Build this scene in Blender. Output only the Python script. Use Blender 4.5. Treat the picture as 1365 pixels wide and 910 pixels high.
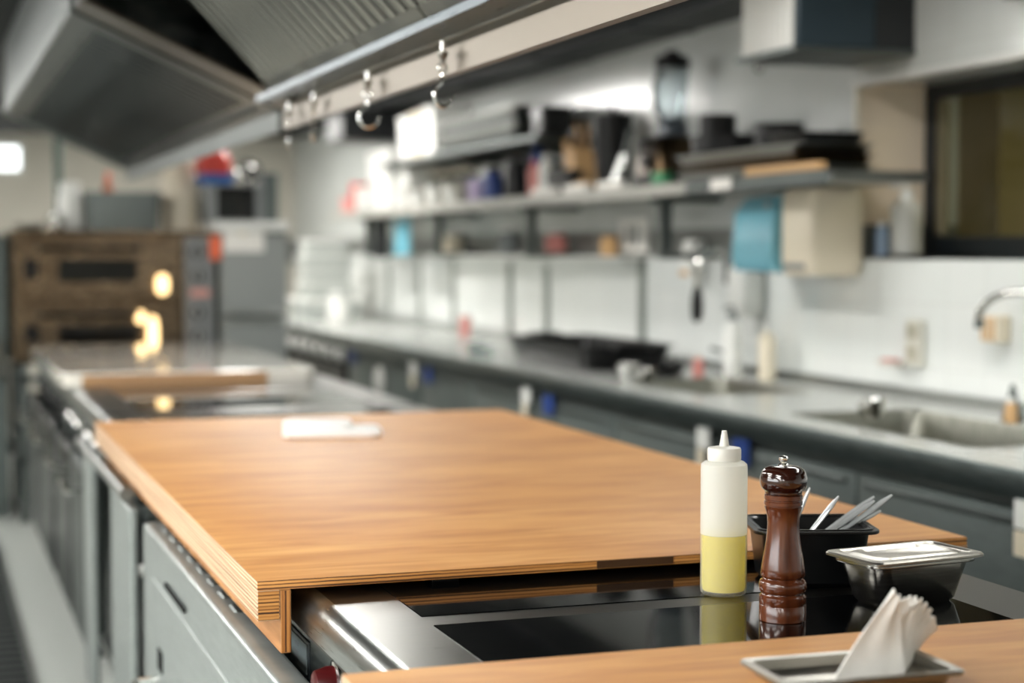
import bpy, bmesh, math, random
from mathutils import Vector, Matrix
R = math.radians
random.seed(7)
for o in list(bpy.data.objects): bpy.data.objects.remove(o)
scene = bpy.context.scene
COL = scene.collection

# ------------------------------------------------------------------ camera
cam_d = bpy.data.cameras.new('camera'); cam = bpy.data.objects.new('camera', cam_d); COL.objects.link(cam)
cam.location = (0, 0, 1.37)
cam.rotation_euler = (R(90 - 3.036), 0, R(-18.943))
cam_d.sensor_width = 36; cam_d.lens = 36 * 2300 / 1365
cam_d.clip_start = 0.05; cam_d.clip_end = 60
cam_d.dof.use_dof = True; cam_d.dof.focus_distance = 2.27; cam_d.dof.aperture_fstop = 2.5
cam_d.dof.aperture_blades = 0
scene.camera = cam

# ------------------------------------------------------------------ world, exposure
w = bpy.data.worlds.new('world'); scene.world = w; w.use_nodes = True
w.node_tree.nodes['Background'].inputs[0].default_value = (0.75, 0.85, 0.95, 1)
w.node_tree.nodes['Background'].inputs[1].default_value = 0.25
vs = scene.view_settings
vs.view_transform = 'Standard'; vs.look = 'None'; vs.gamma = 1.0; vs.use_curve_mapping = False
vs.exposure = 0.12
LAMP = 46.0          # brightness of the ceiling tubes
LAMP_WALL = 17.0     # the dimmer tubes close to the tiled wall

# added fill light at the left wall, out of view, acting as daylight
def area(name, loc, rot, sx, sy, power, col):
    d = bpy.data.lights.new(name, 'AREA'); d.shape = 'RECTANGLE'; d.size = sx; d.size_y = sy
    d.energy = power; d.color = col
    o = bpy.data.objects.new(name, d); COL.objects.link(o); o.location = loc; o.rotation_euler = rot
    return o
area('unseen_fill_light', (-3.36, 1.2, 1.75), (R(90), 0, R(-90)), 5.0, 1.0, 90, (0.95, 0.98, 1.0))

# ------------------------------------------------------------------ materials
def srgb(r, g, b):
    f = lambda c: (c/255/12.92) if c/255 <= .04045 else ((c/255+.055)/1.055)**2.4
    return (f(r), f(g), f(b), 1)
MATS = {}
def mat(name, col, rough=.5, metal=0., **kw):
    if name in MATS: return MATS[name]
    m = bpy.data.materials.new(name); m.use_nodes = True; MATS[name] = m
    b = m.node_tree.nodes['Principled BSDF']
    b.inputs['Base Color'].default_value = col if len(col) == 4 else srgb(*col)
    b.inputs['Roughness'].default_value = rough; b.inputs['Metallic'].default_value = metal
    for k, v in kw.items():
        b.inputs[k.replace('_', ' ')].default_value = v
    return m
def nodes(m): return m.node_tree.nodes, m.node_tree.links, m.node_tree.nodes['Principled BSDF']
def noise_tint(m, c1, c2, scale=(1, 1, 1), nscale=5., detail=4., lo=.3, hi=.7, rough=None, bump=0.):
    n, l, b = nodes(m)
    tc = n.new('ShaderNodeTexCoord'); mp = n.new('ShaderNodeMapping'); mp.inputs['Scale'].default_value = scale
    nz = n.new('ShaderNodeTexNoise'); nz.inputs['Scale'].default_value = nscale; nz.inputs['Detail'].default_value = detail
    cr = n.new('ShaderNodeValToRGB')
    cr.color_ramp.elements[0].position = lo; cr.color_ramp.elements[1].position = hi
    cr.color_ramp.elements[0].color = c1 if len(c1) == 4 else srgb(*c1)
    cr.color_ramp.elements[1].color = c2 if len(c2) == 4 else srgb(*c2)
    l.new(tc.outputs['Object'], mp.inputs['Vector']); l.new(mp.outputs['Vector'], nz.inputs['Vector'])
    l.new(nz.outputs['Fac'], cr.inputs['Fac']); l.new(cr.outputs['Color'], b.inputs['Base Color'])
    if rough:
        mr = n.new('ShaderNodeMapRange'); mr.inputs['To Min'].default_value = rough[0]; mr.inputs['To Max'].default_value = rough[1]
        l.new(nz.outputs['Fac'], mr.inputs['Value']); l.new(mr.outputs['Result'], b.inputs['Roughness'])
    if bump:
        bp = n.new('ShaderNodeBump'); bp.inputs['Strength'].default_value = bump; bp.inputs['Distance'].default_value = .002
        l.new(nz.outputs['Fac'], bp.inputs['Height']); l.new(bp.outputs['Normal'], b.inputs['Normal'])
    return m
def steel(name, c1, c2, rough, scale=(60, 2, 60), metal=1.):
    if name in MATS: return MATS[name]
    m = mat(name, c1, .3, metal)
    return noise_tint(m, c1, c2, scale, 4., 3., .3, .7, rough, .03)

ST = steel('brushed_steel', (150, 153, 150), (172, 175, 172), (.26, .40), (2, 60, 60))
STY = steel('brushed_steel_long', (158, 162, 160), (178, 182, 180), (.24, .34), (3, 3, 60))
ST_TOP = steel('hob_steel', (84, 83, 79), (102, 101, 96), (.25, .36), (3, 45, 45))
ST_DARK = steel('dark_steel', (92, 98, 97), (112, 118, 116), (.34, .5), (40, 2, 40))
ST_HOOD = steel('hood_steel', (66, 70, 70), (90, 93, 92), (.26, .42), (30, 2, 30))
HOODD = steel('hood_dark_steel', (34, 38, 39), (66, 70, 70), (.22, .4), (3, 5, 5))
ST_BAF = steel('baffle_steel', (92, 92, 88), (136, 135, 128), (.26, .4), (.6, 1.6, .6))
ST_CAB = steel('cabinet_steel', (90, 99, 97), (100, 109, 107), (.4, .5), (3, 6, 40), .45)
ST_DOOR = steel('satin_door_steel', (150, 157, 155), (166, 173, 171), (.32, .44), (4, 4, 30), .65)
ST_OVEN = steel('oven_steel', (112, 97, 80), (138, 121, 100), (.2, .32), (3, 6, 6))
CHROME = mat('chrome', (215, 215, 212), .1, 1.0)
PANST = mat('pan_steel', (164, 162, 154), .32, 1.)
GLASSBLK = mat('black_ceramic_glass', (6, 7, 8), .045, 0., Specular_IOR_Level=.62)
BLACKP = mat('black_plastic', (10, 11, 12), .28, 0., Specular_IOR_Level=.4)
BLACKM = mat('black_enamel', (10, 11, 12), .4, 0., Specular_IOR_Level=.3)
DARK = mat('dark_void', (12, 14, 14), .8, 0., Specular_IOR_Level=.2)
WHITEP = mat('white_plastic', (226, 227, 222), .4)
CREAM = mat('cream_plastic', (222, 212, 190), .45)
GREYP = mat('grey_plastic', (120, 124, 124), .5)
TEAL = mat('teal_plastic', (112, 172, 188), .25)
TEALD = mat('deep_teal_plastic', (40, 104, 122), .3)
BLUE = mat('blue_plastic', (34, 62, 128), .4)
BLUE2 = mat('bright_blue_plastic', (30, 96, 168), .4)
RED = mat('red_plastic', (206, 62, 48), .45)
ORANGE = mat('orange_plastic', (232, 104, 58), .45)
PINK = mat('pink_plastic', (205, 132, 124), .5)
GREEN = mat('green_plastic', (44, 128, 84), .45)
TAN = mat('tan_wood', (206, 166, 116), .55)
BRONZE = steel('bronze_metal', (66, 54, 40), (90, 74, 55), (.25, .4), (20, 20, 4))
PAPER = mat('white_paper', (240, 238, 232), .8)
CEIL = mat('ceiling_paint', (26, 29, 30), .8)
noise_tint(PAPER, (232, 229, 222), (246, 244, 238), (1, 1, 1), 30., 4.)

def wood_top():
    m = mat('varnished_plywood', (190, 130, 80), .42); n, l, b = nodes(m)
    tc = n.new('ShaderNodeTexCoord')
    def nz(scale, ns, det, dist=0.):
        mp = n.new('ShaderNodeMapping'); mp.inputs['Scale'].default_value = scale
        t = n.new('ShaderNodeTexNoise'); t.inputs['Scale'].default_value = ns; t.inputs['Detail'].default_value = det
        t.inputs['Distortion'].default_value = dist
        l.new(tc.outputs['Object'], mp.inputs['Vector']); l.new(mp.outputs['Vector'], t.inputs['Vector']); return t
    a = nz((1.2, 7, 7), 3.2, 7., .9); g = nz((3, 90, 90), 5., 5., .3); f = nz((1, 2.2, 2), 2.0, 3.)
    r1 = n.new('ShaderNodeValToRGB'); e = r1.color_ramp.elements
    e[0].position = .28; e[0].color = srgb(182, 126, 70); e[1].position = .74; e[1].color = srgb(218, 168, 108)
    x = e.new(.5); x.color = srgb(202, 148, 88)
    l.new(a.outputs['Fac'], r1.inputs['Fac'])
    r2 = n.new('ShaderNodeValToRGB'); r2.color_ramp.elements[0].position = .35; r2.color_ramp.elements[1].position = .65
    r2.color_ramp.elements[0].color = (.90, .88, .85, 1); r2.color_ramp.elements[1].color = (1.04, 1.03, 1.0, 1)
    l.new(g.outputs['Fac'], r2.inputs['Fac'])
    mx = n.new('ShaderNodeMix'); mx.data_type = 'RGBA'; mx.blend_type = 'MULTIPLY'; mx.inputs[0].default_value = .75
    l.new(r1.outputs['Color'], mx.inputs[6]); l.new(r2.outputs['Color'], mx.inputs[7])
    r3 = n.new('ShaderNodeValToRGB'); r3.color_ramp.elements[0].position = .35; r3.color_ramp.elements[1].position = .7
    r3.color_ramp.elements[0].color = (.86, .80, .74, 1); r3.color_ramp.elements[1].color = (1.08, 1.08, 1.06, 1)
    l.new(f.outputs['Fac'], r3.inputs['Fac'])
    m2 = n.new('ShaderNodeMix'); m2.data_type = 'RGBA'; m2.blend_type = 'MULTIPLY'; m2.inputs[0].default_value = .8
    l.new(mx.outputs[2], m2.inputs[6]); l.new(r3.outputs['Color'], m2.inputs[7]); l.new(m2.outputs[2], b.inputs['Base Color'])
    mr = n.new('ShaderNodeMapRange'); mr.inputs['To Min'].default_value = .5; mr.inputs['To Max'].default_value = .62
    l.new(a.outputs['Fac'], mr.inputs['Value']); l.new(mr.outputs['Result'], b.inputs['Roughness'])
    bp = n.new('ShaderNodeBump'); bp.inputs['Strength'].default_value = .05; bp.inputs['Distance'].default_value = .001
    l.new(g.outputs['Fac'], bp.inputs['Height']); l.new(bp.outputs['Normal'], b.inputs['Normal'])
    return m
WOOD = wood_top()
def ply_edge(name, c_dark, c_mid, c_light, axis, pitch):
    """plies seen on a cut edge; axis = thickness direction of the sheet"""
    m = mat(name, c_mid, .55); n, l, b = nodes(m)
    tc = n.new('ShaderNodeTexCoord'); mp = n.new('ShaderNodeMapping'); s = [3., 3., 3.]; s[axis] = 1.
    mp.inputs['Scale'].default_value = (6, 6, 6)
    nz = n.new('ShaderNodeTexNoise'); nz.inputs['Scale'].default_value = 7.; nz.inputs['Detail'].default_value = 5.
    l.new(tc.outputs['Object'], mp.inputs['Vector']); l.new(mp.outputs['Vector'], nz.inputs['Vector'])
    sx = n.new('ShaderNodeSeparateXYZ'); l.new(tc.outputs['Object'], sx.inputs['Vector'])
    mu = n.new('ShaderNodeMath'); mu.operation = 'MULTIPLY'; mu.inputs[1].default_value = 2 * math.pi / pitch
    l.new(sx.outputs[axis], mu.inputs[0])
    ad = n.new('ShaderNodeMath'); ad.operation = 'MULTIPLY_ADD'; ad.inputs[1].default_value = 2.2
    l.new(nz.outputs['Fac'], ad.inputs[0]); l.new(mu.outputs[0], ad.inputs[2])
    si = n.new('ShaderNodeMath'); si.operation = 'SINE'; l.new(ad.outputs[0], si.inputs[0])
    mr = n.new('ShaderNodeMapRange'); mr.inputs['From Min'].default_value = -1; mr.inputs['To Min'].default_value = .22; mr.inputs['To Max'].default_value = .8; l.new(si.outputs[0], mr.inputs['Value'])
    mp2 = n.new('ShaderNodeMapping'); sc = [1.6, 1.6, 1.6]; sc[axis] = 240.; mp2.inputs['Scale'].default_value = sc
    n2 = n.new('ShaderNodeTexNoise'); n2.inputs['Scale'].default_value = 1.; n2.inputs['Detail'].default_value = 4.
    l.new(tc.outputs['Object'], mp2.inputs['Vector']); l.new(mp2.outputs['Vector'], n2.inputs['Vector'])
    a2 = n.new('ShaderNodeMath'); a2.operation = 'MULTIPLY_ADD'; a2.inputs[1].default_value = 2.0
    sb = n.new('ShaderNodeMath'); sb.operation = 'SUBTRACT'; sb.inputs[1].default_value = .5
    l.new(n2.outputs['Fac'], sb.inputs[0]); l.new(sb.outputs[0], a2.inputs[0]); l.new(mr.outputs['Result'], a2.inputs[2])
    cr = n.new('ShaderNodeValToRGB'); e = cr.color_ramp.elements
    e[0].position = .08; e[0].color = srgb(*c_dark); e[1].position = .8; e[1].color = srgb(*c_light)
    q = e.new(.38); q.color = srgb(*c_mid)
    l.new(a2.outputs[0], cr.inputs['Fac']); l.new(cr.outputs['Color'], b.inputs['Base Color'])
    return m
PLYZ = ply_edge('ply_cut_edge_worn', (124, 92, 66), (186, 150, 118), (216, 184, 150), 2, .0052)
PLYF = ply_edge('ply_cut_edge_oiled', (62, 34, 14), (186, 122, 58), (218, 156, 84), 2, .0048)
PLYX = ply_edge('ply_apron_end', (76, 42, 18), (168, 104, 48), (196, 134, 66), 0, .0052)
WOODF = mat('plywood_face', (164, 112, 64), .55); noise_tint(WOODF, (140, 92, 50), (186, 132, 80), (8, 1.5, 10), 4., 5.)

def tile_mat(name, c, rough, grout, w_, h_, tint):
    m = mat(name, c, rough); n, l, b = nodes(m)
    tc = n.new('ShaderNodeTexCoord'); sp = n.new('ShaderNodeSeparateXYZ'); cb = n.new('ShaderNodeCombineXYZ')
    l.new(tc.outputs['Object'], sp.inputs[0])
    sm = n.new('ShaderNodeMath'); sm.operation = 'ADD'; l.new(sp.outputs[0], sm.inputs[0]); l.new(sp.outputs[1], sm.inputs[1])
    l.new(sm.outputs[0], cb.inputs[0]); l.new(sp.outputs[2], cb.inputs[1])
    br = n.new('ShaderNodeTexBrick'); br.offset = 0.; br.inputs['Scale'].default_value = 1.
    br.inputs['Brick Width'].default_value = w_; br.inputs['Row Height'].default_value = h_
    br.inputs['Mortar Size'].default_value = .0018; br.inputs['Mortar Smooth'].default_value = .3
    br.inputs['Color1'].default_value = srgb(*c); br.inputs['Color2'].default_value = srgb(*tint); br.inputs['Mortar'].default_value = srgb(*grout)
    l.new(cb.outputs[0], br.inputs['Vector']); l.new(br.outputs['Color'], b.inputs['Base Color'])
    bp = n.new('ShaderNodeBump'); bp.inputs['Strength'].default_value = .25; bp.inputs['Distance'].default_value = .002; bp.invert = True
    l.new(br.outputs['Fac'], bp.inputs['Height']); l.new(bp.outputs['Normal'], b.inputs['Normal'])
    return m
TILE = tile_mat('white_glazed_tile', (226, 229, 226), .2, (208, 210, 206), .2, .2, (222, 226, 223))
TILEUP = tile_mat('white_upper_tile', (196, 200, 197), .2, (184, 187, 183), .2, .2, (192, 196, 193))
TILEG = tile_mat('grey_band_tile', (112, 114, 110), .3, (96, 98, 94), .2, .2, (108, 110, 106))
JAMB = tile_mat('beige_jamb_tile', (240, 224, 202), .4, (224, 210, 190), .2, .2, (238, 222, 200))
BACKW = mat('back_wall_paint', (186, 182, 170), .7); noise_tint(BACKW, (178, 174, 162), (192, 188, 176), (1, 1, 1), 2.)
FLOORM = tile_mat('floor_tile', (206, 211, 207), .35, (182, 187, 182), .3, .3, (202, 207, 203))
OLIVE = mat('olive_plaster', (150, 140, 104), .8); noise_tint(OLIVE, (140, 130, 94), (162, 150, 114), (1, 1, 1), 1.5)
def emit(name, col, s):
    if name in MATS: return MATS[name]
    m = bpy.data.materials.new(name); m.use_nodes = True; MATS[name] = m
    n = m.node_tree.nodes; n.remove(n['Principled BSDF']); e = n.new('ShaderNodeEmission')
    e.inputs[0].default_value = col; e.inputs[1].default_value = s
    m.node_tree.links.new(e.outputs[0], n['Material Output'].inputs[0]); return m
TUBE = emit('lamp_diffuser', (1, .975, .93, 1), LAMP)
TUBEW = emit('dim_lamp_diffuser', (1, .975, .93, 1), LAMP_WALL)
WARMTUBE = emit('warm_lamp_diffuser', (1, .88, .62, 1), 12.)
OVENGLOW = emit('oven_reflection_glow', (1, .68, .32, 1), 3.6)  # emission standing in for golden reflections on the oven doors
DAYWIN = emit('daylit_window', (.95, 1, 1, 1), 2.6)
def clear(name, tint, gloss=.08, fac=None):
    m = bpy.data.materials.new(name); m.use_nodes = True; MATS[name] = m
    n = m.node_tree.nodes; l = m.node_tree.links; n.remove(n['Principled BSDF'])
    t = n.new('ShaderNodeBsdfTransparent'); t.inputs[0].default_value = tint
    g = n.new('ShaderNodeBsdfGlossy'); g.inputs['Roughness'].default_value = .03
    mx = n.new('ShaderNodeMixShader'); fr = n.new('ShaderNodeFresnel'); fr.inputs[0].default_value = 1.45
    ge = n.new('ShaderNodeNewGeometry'); su = n.new('ShaderNodeMath'); su.operation = 'SUBTRACT'; su.inputs[0].default_value = 1.; su.use_clamp = True
    ml = n.new('ShaderNodeMath'); ml.operation = 'MULTIPLY'     # reflect on the outer face only, the inner one would mirror totally
    l.new(ge.outputs['Backfacing'], su.inputs[1]); l.new(fr.outputs[0], ml.inputs[0]); l.new(su.outputs[0], ml.inputs[1])
    l.new(ml.outputs[0], mx.inputs[0]); l.new(t.outputs[0], mx.inputs[1]); l.new(g.outputs[0], mx.inputs[2])
    l.new(mx.outputs[0], n['Material Output'].inputs[0]); return m
PANE = clear('window_glass', (.86, .88, .82, 1)); JARGL = clear('jar_glass', (.80, .83, .84, 1)); GLASSW = clear('drinking_glass', (.88, .9, .9, 1))
def milky():
    m = bpy.data.materials.new('milky_squeeze_plastic'); m.use_nodes = True
    n = m.node_tree.nodes; l = m.node_tree.links; n.remove(n['Principled BSDF'])
    d = n.new('ShaderNodeBsdfDiffuse'); d.inputs[0].default_value = srgb(250, 250, 246)
    t = n.new('ShaderNodeBsdfTranslucent'); t.inputs[0].default_value = srgb(252, 252, 248)
    tr = n.new('ShaderNodeBsdfTransparent'); tr.inputs[0].default_value = (.97, .97, .95, 1)
    g = n.new('ShaderNodeBsdfGlossy'); g.inputs['Roughness'].default_value = .3
    a = n.new('ShaderNodeMixShader'); a.inputs[0].default_value = .5; l.new(d.outputs[0], a.inputs[1]); l.new(t.outputs[0], a.inputs[2])
    b = n.new('ShaderNodeMixShader'); l.new(a.outputs[0], b.inputs[1])
    tc = n.new('ShaderNodeTexCoord'); sx = n.new('ShaderNodeSeparateXYZ'); l.new(tc.outputs['Object'], sx.inputs[0])
    gt_ = n.new('ShaderNodeMapRange'); gt_.inputs['From Min'].default_value = .0822; gt_.inputs['From Max'].default_value = .0832   # wall wetted by the oil is clear
    gt_.inputs['To Min'].default_value = .80; gt_.inputs['To Max'].default_value = .36
    l.new(sx.outputs[2], gt_.inputs['Value']); l.new(gt_.outputs['Result'], b.inputs[0]); l.new(tr.outputs[0], b.inputs[2])
    c = n.new('ShaderNodeMixShader'); fr = n.new('ShaderNodeFresnel'); fr.inputs[0].default_value = 1.3
    ge = n.new('ShaderNodeNewGeometry'); su = n.new('ShaderNodeMath'); su.operation = 'SUBTRACT'; su.inputs[0].default_value = 1.; su.use_clamp = True
    ml = n.new('ShaderNodeMath'); ml.operation = 'MULTIPLY'
    l.new(ge.outputs['Backfacing'], su.inputs[1]); l.new(fr.outputs[0], ml.inputs[0]); l.new(su.outputs[0], ml.inputs[1])
    l.new(ml.outputs[0], c.inputs[0]); l.new(b.outputs[0], c.inputs[1]); l.new(g.outputs[0], c.inputs[2])
    l.new(c.outputs[0], n['Material Output'].inputs[0]); return m
MILKY = milky()
def oil_mat():
    m = bpy.data.materials.new('yellow_cooking_oil'); m.use_nodes = True
    n = m.node_tree.nodes; l = m.node_tree.links; n.remove(n['Principled BSDF'])
    d = n.new('ShaderNodeBsdfDiffuse'); d.inputs[0].default_value = srgb(250, 236, 104)
    t = n.new('ShaderNodeBsdfTranslucent'); t.inputs[0].default_value = srgb(252, 240, 120)
    a = n.new('ShaderNodeMixShader'); a.inputs[0].default_value = .5; l.new(d.outputs[0], a.inputs[1]); l.new(t.outputs[0], a.inputs[2])
    l.new(a.outputs[0], n['Material Output'].inputs[0]); return m
OIL = oil_mat()
MILL = mat('dark_varnished_wood', (96, 46, 22), .2, 0., Coat_Weight=.3, Coat_Roughness=.15)
noise_tint(MILL, (62, 28, 13), (98, 50, 25), (30, 30, 2.5), 2.5, 5.)
MILLTOP = mat('very_dark_varnished_wood', (44, 18, 10), .14, 0., Coat_Weight=.8, Coat_Roughness=.08)

# ------------------------------------------------------------------ builders
def root_loc(p):
    v = Vector((0, 0, 0))
    while p: v += p.location; p = p.parent
    return v
def obj(name, bm, m, parent=None, local=False, smooth=35):
    if parent is not None and not local:
        bmesh.ops.translate(bm, verts=bm.verts, vec=-root_loc(parent))
    bmesh.ops.recalc_face_normals(bm, faces=bm.faces)
    me = bpy.data.meshes.new(name); bm.to_mesh(me); bm.free()
    for mm in (m if isinstance(m, (list, tuple)) else [m]): me.materials.append(mm)
    if smooth:
        me.polygons.foreach_set('use_smooth', [True]*len(me.polygons))
        me.set_sharp_from_angle(angle=R(smooth))
    o = bpy.data.objects.new(name, me); COL.objects.link(o)
    if parent is not None: o.parent = parent
    return o
def tag(o, label=None, cat=None, group=None, kind=None):
    if label: o['label'] = label
    if cat: o['category'] = cat
    if group: o['group'] = group
    if kind: o['kind'] = kind
    return o
def thing(name, label, cat, loc, rz=0, group=None):
    e = bpy.data.objects.new(name, None); COL.objects.link(e); e.location = loc; e.rotation_euler = (0, 0, rz)
    e.empty_display_size = .05
    return tag(e, label, cat, group)
def B(): return bmesh.new()
def box(bm, x0, x1, y0, y1, z0, z1, bev=0, seg=1):
    r = bmesh.ops.create_cube(bm, size=1)
    for v in r['verts']:
        v.co = Vector(((x0+x1)/2 + v.co.x*(x1-x0), (y0+y1)/2 + v.co.y*(y1-y0), (z0+z1)/2 + v.co.z*(z1-z0)))
    if bev:
        es = list({e for v in r['verts'] for e in v.link_edges})
        bmesh.ops.bevel(bm, geom=es, offset=bev, segments=seg, profile=.5, affect='EDGES')
    return bm
def bx(*a, **k): return box(B(), *a, **k)
def loft(bm, rings, cap0=True, cap1=True):
    vs_ = [[bm.verts.new(p) for p in r] for r in rings]; n = len(rings[0])
    for a, b in zip(vs_, vs_[1:]):
        for i in range(n): bm.faces.new((a[i], a[(i+1) % n], b[(i+1) % n], b[i]))
    if cap0: bm.faces.new(vs_[0][::-1])
    if cap1: bm.faces.new(vs_[-1])
    return bm
def lathe(bm, prof, c=(0, 0, 0), seg=32):
    rings = [[(c[0]+r*math.cos(2*math.pi*i/seg), c[1]+r*math.sin(2*math.pi*i/seg), c[2]+z) for i in range(seg)] for r, z in prof]
    return loft(bm, rings)
def rrect(w_, d_, r, z, c=(0, 0), n=5):
    pts = []
    for sx, sy, a0 in ((1, 1, 0), (-1, 1, 90), (-1, -1, 180), (1, -1, 270)):
        for k in range(n+1):
            a = R(a0 + 90*k/n)
            pts.append((c[0]+sx*(w_/2-r)+r*math.cos(a), c[1]+sy*(d_/2-r)+r*math.sin(a), z))
    return pts
def tube(bm, pts, r, seg=10, rr=None):
    pts = [Vector(p) for p in pts]; rings = []
    up = Vector((0, 0, 1)); prev = None
    for i, p in enumerate(pts):
        t = (pts[min(i+1, len(pts)-1)] - pts[max(i-1, 0)]).normalized()
        if prev is None:
            a = t.cross(up)
            if a.length < .1: a = t.cross(Vector((1, 0, 0)))
            a.normalize()
        else:
            a = (prev - t*prev.dot(t)).normalized()
        prev = a; b = t.cross(a); q = rr[i] if rr else r
        qa, qb = q if isinstance(q, tuple) else (q, q)
        rings.append([p + a*qa*math.cos(2*math.pi*k/seg) + b*qb*math.sin(2*math.pi*k/seg) for k in range(seg)])
    return loft(bm, rings)
def cyl(bm, p0, p1, r, seg=16): return tube(bm, [p0, p1], r, seg)
def arc(c, r, a0, a1, n, plane='xz'):
    out = []
    for k in range(n+1):
        a = R(a0 + (a1-a0)*k/n); u, v = r*math.cos(a), r*math.sin(a)
        out.append((c[0]+u, c[1], c[2]+v) if plane == 'xz' else (c[0], c[1]+u, c[2]+v) if plane == 'yz' else (c[0]+u, c[1]+v, c[2]))
    return out
def prism(bm, poly, y0, y1):
    """polygon in x-z extruded along y"""
    return loft(bm, [[(x, y0, z) for x, z in poly], [(x, y1, z) for x, z in poly]])
def struct(name, bm, m, parent=None, **k):
    o = obj(name, bm, m, parent, **k)
    o['kind'] = 'structure'
    return o
def copy_child(o, parent, dy=0., dx=0., dz=0.):
    c = o.copy(); COL.objects.link(c); c.parent = parent
    c.location = o.location + Vector((dx, dy, dz)); return c

# ================================================================== THE SETTING
WX = 3.0; YB = 14.4; XL = -3.4; YF = -3.0; CZ = 2.30
struct('floor', bx(XL, WX, YF, YB, -.1, 0), FLOORM)
struct('ceiling', bx(XL-.1, WX+2.6, YF-.1, YB+.1, CZ, CZ+.1), CEIL)
# right wall: lower white tiles, grey band, upper tiles, with the window niche cut in
SILL = 1.34; LINT = 1.93; NY1 = 5.16; NX = 3.26; NY0 = 1.2
wr = struct('wall_right', bx(WX, WX+.4, YF, YB, 0, SILL), TILE)
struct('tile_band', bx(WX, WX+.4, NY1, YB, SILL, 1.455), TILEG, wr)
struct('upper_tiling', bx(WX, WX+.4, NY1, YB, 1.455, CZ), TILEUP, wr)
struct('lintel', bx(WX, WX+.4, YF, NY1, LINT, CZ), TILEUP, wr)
struct('jamb', bx(WX+.004, NX+.1, NY1-.004, NY1+.02, 1.455, LINT), JAMB, wr)
struct('jamb_band', bx(WX+.004, NX+.1, NY1-.005, NY1+.02, SILL, 1.455), TILEG, wr)
struct('niche_pier', bx(WX, WX+.4, YF, NY0, SILL, LINT), TILE, wr)
struct('corner_trim', bx(WX-.006, WX+.012, NY1-.012, NY1+.012, SILL, LINT, bev=.003), mat('cream_trim', (226, 220, 204), .4), wr)
struct('lintel_trim', bx(WX-.008, WX+.014, YF, NY1+.03, LINT-.012, LINT+.012, bev=.003), mat('pale_metal_trim', (205, 206, 202), .35), wr)
wb = struct('wall_back', bx(XL, WX+.4, YB, YB+.1, 0, CZ), BACKW)
struct('tile_band', bx(XL, WX, YB-.012, YB, 1.26, 1.46), TILEG, wb)
struct('wall_left', bx(XL-.1, XL, YF, YB, 0, CZ), BACKW)
struct('wall_front', bx(XL, WX+.4, YF-.1, YF, 0, CZ), BACKW)
# window 1 in the niche
w1 = struct('window_1', bx(NX, NX+.05, NY1-.055, NY1-.004, SILL, LINT, bev=.004), mat('black_frame', (22, 28, 32), .4))
FR = MATS['black_frame']
struct('frame_rail', bx(NX, NX+.05, NY0, NY1-.055, LINT-.05, LINT, bev=.004), FR, w1)
struct('frame_rail', bx(NX, NX+.05, NY0, NY1-.055, SILL, SILL+.075, bev=.004), FR, w1)
struct('frame_stile', bx(NX, NX+.05, NY0, NY0+.05, SILL+.075, LINT-.05, bev=.004), FR, w1)
struct('frame_stile', bx(NX, NX+.05, 3.2, 3.25, SILL+.075, LINT-.05, bev=.004), FR, w1)
struct('sash', bx(NX+.012, NX+.04, NY1-.105, NY1-.06, SILL+.08, LINT-.055, bev=.004), mat('olive_sash', (120, 112, 88), .5), w1)
struct('pane', bx(NX+.02, NX+.026, NY0+.05, NY1-.105, SILL+.076, LINT-.051), PANE, w1)
struct('wall_beyond_window', bx(5.4, 5.5, 0, 9.5, 0, CZ), OLIVE)
nb = struct('wall_side_beyond_window', bx(3.4, 5.4, 9.4, 9.5, 0, CZ), OLIVE)
struct('floor_beyond_window', bx(3.4, 5.5, 0, 9.5, -.1, 0), mat('brown_floor', (96, 84, 62), .6))
struct('pillar_beyond_window', bx(4.2, 4.5, 6.5, 6.8, 0, CZ, bev=.01), mat('beige_pillar', (170, 156, 122), .8))
# window 2, the daylit one high in the back wall
w2 = struct('window_2', bx(.40, .80, YB-.03, YB, 1.98, 2.22, bev=.005), mat('white_frame', (210, 212, 208), .5))
struct('pane', bx(.43, .77, YB-.035, YB-.028, 2.01, 2.19), DAYWIN, w2)

# added window frame and glowing pane built around the unseen fill light
w3 = struct('added_window', bx(-3.399, -3.37, -1.4, -1.3, 1.2, 2.29), MATS['white_frame'])
struct('frame_stile', bx(-3.399, -3.37, 3.7, 3.8, 1.2, 2.29), MATS['white_frame'], w3)
struct('frame_rail', bx(-3.399, -3.37, -1.3, 3.7, 1.2, 1.25), MATS['white_frame'], w3)
struct('frame_rail', bx(-3.399, -3.37, -1.3, 3.7, 2.24, 2.29), MATS['white_frame'], w3)
struct('pane', bx(-3.399, -3.39, -1.3, 3.7, 1.25, 2.24), DAYWIN, w3)
# panel joints on the white splashback behind the worktop
for i, (y, z1) in enumerate(((6.97, 1.325), (8.19, 1.29), (8.77, 1.30), (9.8, 1.31), (10.53, 1.31), (11.3, 1.30))):
    struct('joint_strip', bx(WX-.01, WX, y-.035, y+.035, .935, z1, bev=.002), mat('joint_metal', (132, 140, 134), .35, .6), wr)
# floor drain
dr = thing('floor_drain', 'long dark steel floor drain with a slotted grating beside the cooking island', 'floor drain', (.16, 6.2, 0))
obj('channel', bx(-.02, .33, 4.0, 8.4, 0, .004), DARK, dr)
b0 = None
for i in range(44):
    y = 4.05 + i*.1
    if b0 is None: b0 = obj('grating_bar', bx(0, .31, y, y+.03, .004, .012), ST_DARK, dr)
    else: copy_child(b0, dr, dy=i*.1)
for x in (-.02, .31): obj('channel_edge', bx(x, x+.02, 4.0, 8.4, .004, .014), ST, dr)

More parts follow.
